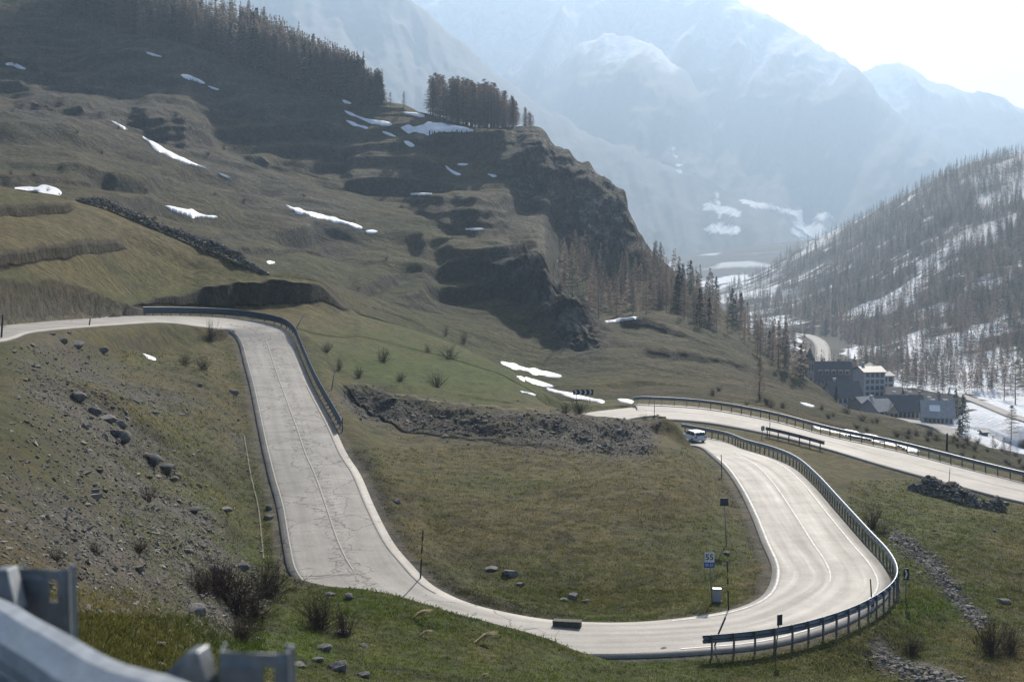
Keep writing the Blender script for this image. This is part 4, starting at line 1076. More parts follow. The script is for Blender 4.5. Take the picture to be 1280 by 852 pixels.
# ------------------------------------------------------------------ the car coming out of the hidden bend
def car():
    y = 149.0; c = P(866, 557, Y=y)
    i = int(np.argmin(np.hypot(*((EL + ER)[:, :2] / 2 - np.array((c.x, c.y))).T)))
    z = (EL[i, 2] + ER[i, 2]) / 2 + .06
    rz = math.radians(112)                       # length axis along the road
    t = thing('parked_car', 'silver white estate car half hidden by the mound where the road turns', 'car', (c.x, c.y, z), rz, None, .78)
    paint = plain('silver white car paint', (.62, .65, .68), .3, .1, .04, 3, .6); glass = plain('dark car glass', (.02, .03, .045), .12, 0, .1, 3, .6)
    black = plain('black rubber', (.02, .02, .02), .8); red = plain('red tail lamp', (.32, .015, .012), .3); lampw = plain('clear headlamp', (.6, .6, .6), .2)
    prof = [(-2.15, .35), (-2.2, .75), (-2.1, .98), (1.05, 1.0), (1.95, .88), (2.2, .70), (2.22, .35)]
    mb = MB(); mb.prism(prof, 1.78); body = mb.obj('body', paint, t, bevel=.06)
    cab = [(-2.08, .97), (-1.85, 1.5), (-1.55, 1.58), (.15, 1.56), (1.0, 1.0)]
    mb = MB(); mb.prism(cab, 1.5); cb = mb.obj('cabin', paint, t, bevel=.05)
    mb = MB()
    for sy in (-1, 1):
        q = [(-1.75, 1.03), (-1.62, 1.43), (-.75, 1.46), (-.75, 1.03)]; q2 = [(-.66, 1.03), (-.66, 1.46), (.08, 1.46), (.75, 1.03)]
        for w_ in (q, q2):
            mb.add([(x, sy * .752, zz) for x, zz in w_] + [(x, sy * .765, zz) for x, zz in w_], [(0, 1, 2, 3), (7, 6, 5, 4), (0, 4, 5, 1), (1, 5, 6, 2), (2, 6, 7, 3), (3, 7, 4, 0)])
    mb.obj('side_window', glass, cb)
    for nm, pts in (('windscreen', [(.25, 1.50), (.93, 1.06)]), ('rear_window', [(-1.89, 1.44), (-2.06, 1.06)])):
        (xa, za), (xb, zb) = pts; o_ = .012 if nm == 'windscreen' else -.012
        mb = MB(); mb.add([(xa + o_, -.62, za), (xa + o_, .62, za), (xb + o_, .66, zb), (xb + o_, -.66, zb), (xa + 2.5 * o_, -.62, za + .012), (xa + 2.5 * o_, .62, za + .012), (xb + 2.5 * o_, .66, zb + .012), (xb + 2.5 * o_, -.66, zb + .012)],
                          [(0, 1, 2, 3), (7, 6, 5, 4), (0, 4, 5, 1), (1, 5, 6, 2), (2, 6, 7, 3), (3, 7, 4, 0)]); mb.obj(nm, glass, cb)
    for sx in (-1.32, 1.36):
        for sy in (-.8, .8):
            mb = MB(); mb.tube([(sx, sy - .1, .33), (sx, sy + .1, .33)], .33, 20); w_ = mb.obj('wheel', black, t)
            mb = MB(); mb.tube([(sx, sy - .11, .33), (sx, sy + .11, .33)], .2, 14); mb.obj('rim', m_grey, w_)
    for sy in (-.72, .72):
        mb = MB(); mb.box((-2.17, sy, .86), (.08, .28, .2)); mb.obj('tail_light', red, t, bevel=.02)
        mb = MB(); mb.box((2.12, sy, .74), (.14, .34, .14)); mb.obj('headlight', lampw, t, bevel=.02)
        mb = MB(); mb.box((.72, sy * 1.36, 1.08), (.12, .2, .14)); mb.obj('mirror', paint, t, bevel=.03)
car()
# ------------------------------------------------------------------ trees
def leafy(name, rough, fac, gain):
    m, nt, b = new_mat(name)
    a = N(nt, 'ShaderNodeAttribute', attribute_name='Col').outputs['Color']
    c = mixrgb(nt, a, (gain, gain, gain), 1.0, 'MULTIPLY')
    nt.nodes[-1].clamp_result = False
    nt.links.new(c, b.inputs['Base Color']); b.inputs['Roughness'].default_value = rough; b.inputs['Specular IOR Level'].default_value = .1
    tl = nt.nodes.new('ShaderNodeBsdfTranslucent'); nt.links.new(c, tl.inputs['Color'])
    mx = nt.nodes.new('ShaderNodeMixShader'); mx.inputs[0].default_value = fac
    nt.links.new(b.outputs[0], mx.inputs[1]); nt.links.new(tl.outputs[0], mx.inputs[2]); nt.links.new(mx.outputs[0], nt.nodes['Material Output'].inputs['Surface'])
    return m
m_larch = leafy('bare larch twigs', .9, .5, 2.5)
m_bark = plain('grey brown bark', (.085, .068, .055), .9, 0, .3, 3, .1)
m_spruce = attr_mat('dark needles', .8, .15, .3, 1.2)

def twigs(base, tip, w0, rng):
    """thin triangles (base (n,3), tip (n,3), width)"""
    n = len(base); d = tip - base
    r = rng.normal(size=(n, 3)); s = np.cross(d, r); s /= np.linalg.norm(s, axis=1)[:, None] + 1e-9
    s *= np.asarray(w0).reshape(-1, 1) / 2
    return np.stack([base - s, base + s, tip], 1).reshape(-1, 3)

def conifer(seed, h=16.0, kind='larch', nb=130, per=18, wid=.19, tw=.075, c0=(.105, .078, .056), low=.12):
    rng = np.random.default_rng(seed)
    zb = h * (low + (1 - low) * rng.random(nb) ** .9) * .985
    rel = (zb / h - low) / (1 - low)
    Lb = h * wid * (1.02 - rel) ** .85 * (.7 + .5 * rng.random(nb)) * np.where(rel < .1, .6 + 3 * rel, 1)
    az = rng.random(nb) * 6.283
    drop = -.10 if kind == 'larch' else -.32
    b0 = np.stack([0 * zb, 0 * zb, zb], 1); tip = np.stack([np.cos(az) * Lb, np.sin(az) * Lb, zb + Lb * (drop + .25 * rng.random(nb))], 1)
    V = [twigs(b0, tip, tw * 1.3 * (.5 + h / 32 * (1 - rel)), rng)]
    u = rng.random((nb, per)) ** .7
    p = b0[:, None] + (tip - b0)[:, None] * u[..., None]
    ln = (.42 if kind == 'larch' else .5) * (.5 + rng.random((nb, per))) * (h / 16)
    dirn = rng.normal(size=(nb, per, 3)); dirn[..., 2] = dirn[..., 2] * .5 - (.15 if kind == 'larch' else .5)
    out = (tip - b0) / (np.linalg.norm(tip - b0, axis=1)[:, None] + 1e-9)
    dirn = dirn * .8 + out[:, None] * .9; dirn /= np.linalg.norm(dirn, axis=-1)[..., None]
    V.append(twigs(p.reshape(-1, 3), (p + dirn * ln[..., None]).reshape(-1, 3), tw * (1 if kind == 'larch' else 3.0), rng))
    V = np.concatenate(V)
    f = np.arange(len(V)).reshape(-1, 3)
    tone = np.repeat(.65 + .7 * rng.random(len(f)), 3)
    col = np.array(c0)[None] * tone[:, None]
    crown = mesh_np('crown', V, f, False, {'Col': col})
    mb = MB(); r0 = h * .0095
    pts = [Vector((rng.normal() * .03 * k, rng.normal() * .03 * k, h * k / 6)) for k in range(7)]; pts[0] = Vector((0, 0, -.6))
    mb.tube(pts, [r0 * (1 - .93 * k / 6) for k in range(7)], 6)
    return mb.mesh('trunk', True), crown
LARCH = [conifer(s, 16, 'larch', 150, 18, w_ * 1.12, .105, c_) for s, w_, c_ in ((1, .17, (.092, .077, .064)), (2, .20, (.100, .083, .068)), (3, .15, (.084, .074, .064)), (4, .19, (.108, .088, .070)), (5, .16, (.088, .074, .062)))]
SPRUCE = [conifer(s, 16, 'spruce', 150, 14, .21, .10, (.030, .042, .026), .05) for s in (11, 12, 13)]

def plant_tree(pos, h, lib, name, label, cat, group=None, wide=1.0, rng=random):
    tr, cr_ = lib[rng.randrange(len(lib))]
    s = h / 16.0
    t = thing(name, label, cat, pos, rng.uniform(0, 6.28), group, (s * wide, s * wide, s))
    link('trunk', tr, m_bark, t); link('crown', cr_, m_spruce if lib is SPRUCE else m_larch, t)
    return t

rt = random.Random(5)
# the clump on the shoulder
for k in range(112):
    px = rt.uniform(538, 634) if k < 92 else rt.uniform(634, 667)
    y = rt.uniform(556, 590) if px < 640 else rt.uniform(552, 566)
    tt_ = float(tq(px, 150)[0]); x = tt_ * y
    hp = float(np.interp(px, (538, 545, 612, 640, 655, 668), (50, 57, 60, 40, 28, 16))) * rt.uniform(.9, 1.04)
    plant_tree(Vector((x, y, gz(x, y) - .2)), hp * y / F, LARCH, 'larch_tree', 'bare brown larch standing in the dense clump on the rocky shoulder', 'tree', 'larches of the clump on the shoulder', 1.25, rt)
# the wood along the upper ridge: the front trees one by one, those behind as one mass
LOWX = [0, 60, 110, 162, 210, 263, 308, 357, 413, 451, 482]; LOWY = [2, 14, 26, 40, 49, 67, 84, 101, 117, 128, 131]
def crest_y(px): return float(np.interp(px, [0, 100, 200, 300, 350, 400, 440, 480], [-50, -30, 5, 42, 70, 96, 118, 131]))
back = []; belt = []
for k in range(1500):
    px = rt.uniform(70, 478) if k % 3 else rt.uniform(300, 478)
    lo = float(np.interp(px, LOWX, LOWY)); hi = crest_y(px)
    u = rt.random() ** 1.3
    py = lo + (hi - lo) * u - 1
    p = G(px, py, 12)
    if p.y < 500: continue
    hm = rt.uniform(12, 18.5)
    if px > 455: hm *= .75
    if k < 84: plant_tree(p, hm, SPRUCE if rt.random() < .12 else LARCH, 'ridge_tree', 'tall bare tree in the wood along the upper left ridge', 'tree', 'trees of the wood along the upper ridge', 1.0, rt)
    else: back.append((p, hm))
# scattered beneath the ridge wood, and the one standing alone
for px, py, hm, lb in ((180, 50, 13, 'pale brown larch standing before the edge of the upper wood'), (443, 129, 12, 'larch at the right hand end of the upper wood'), (505, 136, 7, 'low round bare tree between the upper wood and the larch clump'), (488, 134, 6, 'small bare tree just right of the upper wood')):
    plant_tree(G(px, py, 12), hm, LARCH, 'larch_tree', lb, 'tree', None, 1.25, rt)
plant_tree(P(949, 508, Y=232), 0.0 + 56 * 232 / F, LARCH, 'larch_tree', 'lone larch on the brown slope above the lower road', 'tree', None, 1.3, rt).location.z = gz(P(949, 508, Y=232).x, 232) - .2
# the wood down the slope below the cliff
poly = [(688, 338), (716, 318), (790, 335), (850, 349), (900, 386), (958, 432), (1006, 470), (1000, 476), (955, 452), (900, 420), (850, 398), (790, 392), (745, 400), (712, 372)]
def inside(x, y, pg):
    c = False
    for (x0, y0), (x1, y1) in zip(pg, pg[1:] + pg[:1]):
        if (y0 > y) != (y1 > y) and x < (x1 - x0) * (y - y0) / (y1 - y0) + x0: c = not c
    return c
n = 0
while n < 100:
    px, py = rt.uniform(688, 1008), rt.uniform(318, 478)
    if not inside(px, py, poly): continue
    p = G(px, py, 12)
    if p.y < 300 or p.y > 560: continue
    hm = rt.uniform(8, 13)
    plant_tree(p - Vector((0, 0, .3)), hm, SPRUCE if (px > 830 and rt.random() < .14) else LARCH, 'slope_tree', 'bare tree in the wood descending from the cliff towards the village', 'tree', 'trees of the wood below the cliff', .95, rt)
    n += 1
# single trees on the valley floor
for px, py, hp, lib, w_, lb in (
    (1203, 541, 50, SPRUCE, 1.5, 'large dark spruce right of the white chalet'), (1194, 520, 36, SPRUCE, 1.3, 'dark spruce behind the large spruce beside the chalet'), (1199, 551, 26, SPRUCE, 1.3, 'small dark spruce at the foot of the large spruce'),
    (1186, 505, 22, SPRUCE, 1.3, 'small spruce behind the long dark roofs'), (1045, 500, 20, SPRUCE, 1.2, 'small grey green conifer before the dark roofed house'), (1143, 478, 34, SPRUCE, 1.3, 'dark conifer right of the pale tower house, taller of two'), (1135, 470, 22, SPRUCE, 1.2, 'dark conifer right of the pale tower house, shorter of two'),
    (1264, 548, 44, LARCH, 2.0, 'bare brown tree on the snow near the right edge'), (1269, 505, 56, LARCH, 2.0, 'broad bare tree at the right edge above the snow field'), (1255, 500, 44, LARCH, 1.7, 'bare tree left of the broad tree at the right edge'),
    (1145, 482, 48, LARCH, 1.9, 'bare brown tree behind the pale tower house'), (1158, 478, 44, LARCH, 2.0, 'broad bare tree right of the conifers behind the village'), (1122, 470, 36, LARCH, 1.6, 'bare tree between the tower house and the snow field'), (1060, 462, 30, LARCH, 1.6, 'bare tree behind the large dark hotel'),
    (1030, 468, 22, LARCH, 1.8, 'bare tree rising behind the left half of the hotel'), (1068, 470, 26, SPRUCE, 1.5, 'dark spruce in the gap between the hotel and the pale tower house'), (1128, 488, 26, LARCH, 2.0, 'bare tree between the brown roofed barn and the conifers'), (1172, 492, 30, LARCH, 2.0, 'bare tree behind the dark roofed row of houses'), (1254, 590, 24, LARCH, 1.8, 'bare sapling beside the lane near the right edge'), (1262, 592, 28, LARCH, 1.5, 'thin bare sapling right of the lane at the lower right'), (1240, 585, 20, LARCH, 1.8, 'low bare sapling on the bank above the lower road')):
    p = G(px, py, 13)
    plant_tree(p - Vector((0, 0, .2)), hp * p.y / F, lib, 'valley_conifer' if lib is SPRUCE else 'valley_tree', lb, 'tree', None, w_ * .8, rt)
# the wood on the opposite slope: nearest trees singly, the rest as one mass
def mass_tree(seed, n=96):
    rng = np.random.default_rng(seed)
    z = 16 * (.1 + .9 * rng.random(n) ** .85); r = 16 * .24 * (1.05 - z / 16) * (.5 + .6 * rng.random(n)); az = rng.random(n) * 6.283
    b0 = np.stack([.15 * r * np.cos(az), .15 * r * np.sin(az), z], 1); tip = np.stack([r * np.cos(az), r * np.sin(az), z - .25 * r + rng.random(n) * .6], 1)
    V = np.concatenate([twigs(b0, tip, .48, rng), twigs(np.array([[0, 0, -.5]] * 2), np.array([[0, 0, 16.0]] * 2), .26, rng)])
    return V
MT = [mass_tree(900 + i) for i in range(6)]
def mass(name, label, spots, c0, seed):
    rng = np.random.default_rng(seed); Vs, Cs = [], []
    for p, hm in spots:
        v = MT[rng.integers(len(MT))] * np.array([rng.uniform(.9, 1.4) * hm / 16] * 2 + [hm / 16])
        a = rng.random() * 6.283; ca, sa = math.cos(a), math.sin(a)
        v = np.stack([v[:, 0] * ca - v[:, 1] * sa + p[0], v[:, 0] * sa + v[:, 1] * ca + p[1], v[:, 2] + p[2]], 1)
        Vs.append(v); Cs.append(np.tile(np.array(c0(rng)) * rng.uniform(.75, 1.25), (len(v), 1)))
    V = np.concatenate(Vs)
    link(name, mesh_np(name, V, np.arange(len(V)).reshape(-1, 3), False, {'Col': np.concatenate(Cs)}), m_larch, kind='stuff', label=label, category='wood')
for k in range(800):
    px, py = rt.uniform(690, 1008), rt.uniform(318, 478)
    if not inside(px, py, poly): continue
    p = G(px, py, 12)
    if 300 < p.y < 560: belt.append((p - Vector((0, 0, .3)), rt.uniform(7, 12)))
mass('slope_woodland', 'bare wood filling the belt below the cliff between its nearer trees', belt, lambda r: (.090, .075, .062) if r.random() < .75 else (.032, .042, .03), 3)
mass('ridge_woodland', 'bare wood covering the upper left ridge behind its front trees', back, lambda r: (.090, .076, .063) if r.random() < .85 else (.035, .045, .03), 1)
spots = []
N_M = 12500
qx = rt.uniform
PXs = np.array([qx(905, 1300) for _ in range(N_M)]); PYs = np.array([qx(186, 520) for _ in range(N_M)])
GP = ground_dir(PXs, PYs, 16)
tcol = np.clip(np.rint((GP[:, 0] / GP[:, 1] - T0) / (T1 - T0) * (NC - 1)), 0, NC - 1).astype(int)
for i in range(N_M):
    p = GP[i]
    if p[1] < 560 or p[1] > 2100 or p[0] < 100: continue
    r_ = min(NR - 1, int(np.searchsorted(GY[:, tcol[i]], p[1])))
    if ROADNEAR[r_, tcol[i]] < 12: continue
    s_ = SNOW[r_, tcol[i]]
    if s_ > .5 and rt.random() < .66: continue
    if s_ < .2 and p[1] < 1000 and rt.random() < .25: continue
    hm = rt.uniform(8, 14) if p[1] > 800 else rt.uniform(7, 12)
    spots.append((p, hm))
spots.sort(key=lambda s: s[0][1])
mass('valley_woodland', 'bare brown wood covering the opposite valley slope', spots, lambda r: (.085, .070, .058) if r.random() < .8 else (.030, .038, .028), 2)
print('mass trees', len(spots), len(back))

# ------------------------------------------------------------------ bare bushes
m_twig = attr_mat('bush twigs', .9, .1, .3, 4)
def bush_mesh(seed, n=46, c0=(.085, .062, .05)):
    rng = np.random.default_rng(seed); V, C_ = [], []
    for k in range(n):
        az = rng.random() * 6.283; el = rng.uniform(.35, 1.45); ln = rng.uniform(.6, 1.15)
        d = np.array([math.cos(az) * math.cos(el), math.sin(az) * math.cos(el), math.sin(el)])
        p = np.array([rng.normal() * .10, rng.normal() * .10, -.03]); seg = 4; pts = [p]
        for j in range(seg):
            d = d + rng.normal(size=3) * .16; d[2] += .04; d /= np.linalg.norm(d); p = p + d * ln / seg; pts.append(p)
        pts = np.array(pts)
        for j in range(seg): V.append(twigs(pts[j:j + 1], pts[j + 1:j + 2] + (pts[j + 1:j + 2] - pts[j:j + 1]) * .6, .021 * (1 - .15 * j), rng))
        m_ = 9
        u = rng.random(m_) * .8 + .2; q = np.stack([np.interp(u * seg, np.arange(seg + 1), pts[:, a]) for a in range(3)], 1)
        dd = rng.normal(size=(m_, 3)) * .7 + d; dd /= np.linalg.norm(dd, axis=1)[:, None]
        V.append(twigs(q, q + dd * rng.uniform(.12, .34, (m_, 1)), .011, rng))
    V = np.concatenate(V); f = np.arange(len(V)).reshape(-1, 3)
    tone = np.repeat(.6 + .8 * rng.random(len(f)), 3)
    return mesh_np('bush', V, f, False, {'Col': np.array(c0)[None] * tone[:, None]})
BUSH = [bush_mesh(s, n_, c_) for s, n_, c_ in ((31, 56, (.085, .064, .052)), (32, 70, (.078, .058, .048)), (33, 44, (.098, .072, .056)), (34, 62, (.088, .066, .056)), (35, 105, (.092, .064, .050)), (36, 90, (.098, .066, .050)))]
def bush(px, py, wpx, hpx, label, group=None, k=None, name='bush', kmin=2.0):
    p = G(px, py, kmin); s = p.y / F
    o = link(name, BUSH[(rt.randrange(4, 6) if wpx >= 44 and py > 600 else rt.randrange(4)) if k is None else k], m_twig, label=label, category='bush', group=group)
    o.location = p - Vector((0, 0, .05)); w_ = wpx * s / 1.7
    o.scale = (w_, w_, hpx * s / 1.05); o.rotation_euler = (0, 0, rt.uniform(0, 6.28))
    return o
for a in ((270, 742, 90, 50, 'dark tangle of twigs above the largest bush'), (318, 772, 80, 44, 'dark bush low between the largest bush and the road end'), (292, 762, 118, 62, 'large dark twiggy bush at the foot of the scree, biggest on the left'), (335, 745, 80, 52, 'dark bush right against the largest bush by the scree'), (250, 742, 60, 36, 'low dark bush at the left side of the largest bush'),
          (398, 785, 64, 52, 'bare bush in the grass below the road bend, left of two'), (430, 795, 46, 46, 'bare bush in the grass below the road bend, right of two'), (300, 800, 60, 40, 'sprawling dead bush below the largest bush on the scree'),
          (118, 692, 34, 20, 'small round dark bush alone on the scree'), (172, 690, 44, 20, 'low brown scrub right of the round bush on the scree'), (185, 626, 40, 24, 'low bush in the stony gully of the scree'), (70, 700, 40, 22, 'straggly bush above the near guardrail post'),
          (264, 426, 22, 32, 'bare sapling bush on the verge of the left bend'), (231, 456, 24, 17, 'dark bush inside the left bend, left of two'), (254, 462, 30, 20, 'dark bush inside the left bend, right of two'),
          (479, 452, 26, 20, 'round bush on the green bank, highest on its left'), (448, 472, 20, 16, 'small bush on the green bank near the guardrail'), (408, 440, 22, 16, 'dark bush just behind the left guardrail'), (562, 448, 42, 20, 'broad bush in the middle of the green bank'), (546, 484, 38, 22, 'bush low on the green bank above the rubble'),
          (500, 476, 22, 12, 'low scrub on the green bank between the bushes'), (557, 420, 12, 16, 'small bush on the crest of the green bank, left of two'), (580, 428, 14, 16, 'small bush on the crest of the green bank, right of two'), (535, 440, 16, 12, 'small bush left of the broad bush on the bank'), (424, 462, 14, 20, 'thin bush beside the lower part of the left guardrail'),
          (724, 517, 32, 24, 'reddish bush on top of the mound under the chevron board'), (706, 516, 22, 14, 'low scrub left of the reddish bush on the mound'), (820, 537, 18, 9, 'low bush on the verge behind the mound'), (806, 524, 16, 8, 'low dark scrub beside the near edge of the lower road'),
          (1090, 660, 40, 34, 'dark bush on the slope right of the hairpin guardrail'), (1104, 668, 30, 20, 'smaller bush just below the dark bush beside the hairpin'), (1238, 818, 62, 56, 'big reddish brown bush at the lower right'), (1262, 815, 46, 44, 'bush right against the big reddish bush at the lower right'), (1140, 815, 46, 24, 'low dark scrub on the green slope below the hairpin'),
          (720, 745, 20, 8, 'dry weeds round the broken stones in the meadow'), (760, 566, 14, 8, 'dark weed clump on the top edge of the meadow')):
    bush(*a)
for k in range(46):
    px = rt.uniform(1050, 1285); py = float(np.interp(px, (1050, 1150, 1285), (535, 560, 590))) - rt.uniform(-2, 22)
    if k > 33: px = rt.uniform(880, 1060); py = float(np.interp(px, (880, 1060), (500, 530))) - rt.uniform(2, 18)
    b_ = bush(px, py, rt.uniform(10, 20), rt.uniform(6, 12), 'brown scrub bush on the slope below the lower road', 'scrub bushes below the lower road', None, 'scrub_bush', 10)
rk = random.Random(8)
for k in range(60):
    px, py = rk.uniform(10, 520), rk.uniform(40, 330)
    p = G(px, py, 11)
    if p.y < 280 or p.y > 640: continue
    o = bush(px, py, rk.uniform(6, 12), rk.uniform(4, 8), 'tiny dark shrub dotted on the far terraced hillside', 'shrubs dotted on the far hillside', None, 'hillside_shrub', 11)

# ------------------------------------------------------------------ tall dry grass plumes in the foreground
m_straw = leafy('straw', .8, .55, 1.25)
def plume(seed):
    rng = np.random.default_rng(seed); V = []
    for k in range(260):
        b0 = np.array([[rng.normal() * .03, rng.normal() * .03, 0]]); a = rng.uniform(.55, 1.0)
        d1 = np.array([[.42 * a + rng.normal() * .05, rng.normal() * .06, .42 * a + rng.normal() * .03]]); d2 = d1 + np.array([[.5 * a, rng.normal() * .05, .05 + rng.normal() * .05]])
        V.append(twigs(b0, d1 * 1.05, .012, rng)); V.append(twigs(d1, d2, .012, rng))
    V = np.concatenate(V); f = np.arange(len(V)).reshape(-1, 3)
    return mesh_np('dry_grass_tuft', V, f, False, {'Col': np.array((.40, .35, .23))[None] * np.repeat(.75 + .5 * rng.random(len(f)), 3)[:, None]})
PL = [plume(s) for s in (1, 2, 3)]
for (x0, y0, x1, lb), k in zip(((517, 772, 544, 'straw coloured grass tuft just below the road bend'), (524, 795, 545, 'small straw coloured grass tuft below the first tuft'), (594, 803, 628, 'longest straw coloured grass tuft, right of the other two'), (600, 846, 613, 'small straw coloured tuft near the bottom edge'),), (0, 1, 2, 0)):
    p = G(x0, y0); s = (x1 - x0) * p.y / F
    o = link('dry_grass_tuft', PL[k], m_straw, label=lb, category='grass tuft'); o.location = p; o.scale = (s, s, s * .85)
# ------------------------------------------------------------------ rocks
m_rock, nt, b = new_mat('grey schist')
pos = obj_pos(nt)
n1 = noise_n(nt, pos, 2.2, 9, .7); n2 = noise_n(nt, pos, 9, 6, .65)
c1 = ramp(nt, n1, [(.3, (.07, .066, .062)), (.5, (.145, .138, .128)), (.7, (.24, .23, .21))])
nt.links.new(mixrgb(nt, c1, ramp(nt, n2, [(.35, .7), (.65, 1.2)]), 1.0, 'MULTIPLY'), b.inputs['Base Color'])
b.inputs['Roughness'].default_value = .85; b.inputs['Specular IOR Level'].default_value = .25
bump_to(nt, b, n1, .7, .12)
def rock_mesh(seed, flat=.7):
    rng = np.random.default_rng(seed)
    bm = bmesh.new(); bmesh.ops.create_icosphere(bm, subdivisions=3, radius=1)
    pl = [(Vector(rng.normal(size=3)).normalized(), rng.uniform(.45, .85)) for _ in range(9)]
    for v in bm.verts:
        for n_, d_ in pl:
            e = v.co.dot(n_) - d_
            if e > 0: v.co -= n_ * e * .92
    A_ = np.array([v.co for v in bm.verts]); dn = .09 * ridged2(A_[:, 0] * 2.2 + A_[:, 2], A_[:, 1] * 2.2 - A_[:, 2], 4, seed)
    for v, d_ in zip(bm.verts, dn): v.co *= 1 + float(d_)
    for v in bm.verts: v.co.z *= flat
    me = bpy.data.meshes.new('boulder'); bm.to_mesh(me); bm.free()
    for p in me.polygons: p.use_smooth = False
    return me
ROCK = [rock_mesh(s, f_) for s, f_ in ((1, .7), (2, .6), (3, .8), (4, .45), (5, .65))]
rr = random.Random(3)
def boulder(px, py, w, h_, label, group=None, k=None):
    p = G(px, py); s = p.y / F
    o = link('boulder', ROCK[rr.randrange(5) if k is None else k], m_rock, label=label, category='rock', group=group)
    o.location = p + Vector((0, 0, h_ * s * .12)); o.scale = (w * s * .58, w * s * .48, h_ * s * .85)
    o.rotation_euler = (rr.uniform(-.2, .2), rr.uniform(-.2, .2), rr.uniform(0, 6.28))
for a in ((424, 838, 34, 24, 'large grey boulder at the bottom edge, biggest of its row'), (403, 812, 22, 15, 'pale topped boulder uphill of the large bottom boulder'), (395, 826, 18, 12, 'boulder left of the large bottom boulder'), (374, 833, 24, 14, 'boulder beside the right post of the near guardrail'), (456, 846, 22, 14, 'pale boulder cut by the bottom edge of the picture'),
          (412, 744, 14, 9, 'dark stone on the grassy lip by the road, left of two'), (436, 748, 16, 11, 'dark stone on the grassy lip by the road, right of two'), (456, 808, 14, 6, 'flat pale stone in the foreground grass'), (430, 792, 26, 14, 'dark boulder under the bare bush in the foreground'),
          (96, 432, 24, 11, 'flat pale topped boulder on the verge of the upper road'), (78, 427, 14, 10, 'dark boulder left of the flat verge boulder'), (128, 439, 14, 8, 'dark boulder right of the flat verge boulder'), (66, 418, 10, 4, 'small white stone beside the upper road, left of two'), (86, 416, 10, 4, 'small white stone beside the upper road, right of two'),
          (44, 459, 12, 6, 'pale stone high on the scree below the upper road'), (97, 500, 24, 16, 'dark boulder at the top of the scree gully'), (118, 518, 18, 14, 'dark boulder second down the scree gully'), (135, 526, 30, 18, 'long brown boulder in the middle of the scree gully'), (150, 532, 18, 14, 'dark boulder lying against the long brown boulder'), (149, 550, 28, 22, 'biggest dark boulder low in the scree gully'),
          (190, 580, 26, 20, 'dark boulder by the gully bend, left of two'), (207, 590, 24, 16, 'dark boulder by the gully bend, right of two'), (216, 600, 14, 8, 'pale stone under the gully bend boulders'), (192, 516, 18, 8, 'flat rock inside the left bend'), (170, 502, 18, 8, 'low rock beside the gully inside the left bend'),
          (282, 638, 24, 12, 'pointed dark rock in the green grass left of the straight'), (242, 640, 22, 10, 'low mossy rock left of the pointed rock'), (245, 765, 40, 14, 'pale flat slab below the scree'), (264, 712, 26, 12, 'pale slab at the top of the largest bush'), (300, 710, 22, 10, 'flat pale rock behind the largest bush'), (232, 690, 18, 8, 'pale rock at the foot of the scree'),
          (335, 636, 10, 8, 'stone in the gutter beside the straight, upper one'), (336, 648, 11, 9, 'stone in the gutter beside the straight, lower one'), (292, 492, 16, 8, 'dark stone near the verge inside the left bend'), (250, 483, 8, 7, 'pale block inside the left bend'),
          (497, 628, 11, 7, 'lone stone on the meadow right of the straight'), (638, 719, 20, 12, 'dark boulder on the lower meadow'), (650, 731, 14, 8, 'flat stone below the dark meadow boulder'), (612, 712, 20, 8, 'low rock left of the dark meadow boulder'), (716, 747, 18, 9, 'broken stone heap in the lower meadow, right part'), (706, 750, 13, 7, 'broken stone heap in the lower meadow, left part'), (732, 752, 12, 5, 'flat stone right of the broken stone heap'),
          (828, 813, 16, 7, 'stone on the verge left of the hairpin guardrail end'), (907, 692, 10, 7, 'white stone by the meadow sign post'), (1168, 664, 6, 4, 'white stone on the meadow right of the hairpin'), (1243, 664, 6, 4, 'small white stone at the far right of the meadow'), (1252, 752, 22, 8, 'flat rocks on the meadow at the right edge'), (1256, 630, 12, 5, 'dark stone at the right end of the stone pile'), (776, 540, 10, 7, 'dark block on the right end of the mound')):
    boulder(*a)
for k in range(42):
    px, py = rr.gauss(0, 1), rr.random()
    x = float(np.interp(py, (0, .35, .7, 1), (90, 160, 235, 320))) + px * 28; y = 470 + 280 * py + rr.gauss(0, 14)
    if x > float(np.interp(y, (431, 480, 566, 633, 714), (285, 300, 322, 338, 348))): continue
    boulder(x, y, rr.uniform(3.5, 8), rr.uniform(2.2, 5), 'loose grey stone strewn along the scree gully', 'stones strewn along the scree gully')

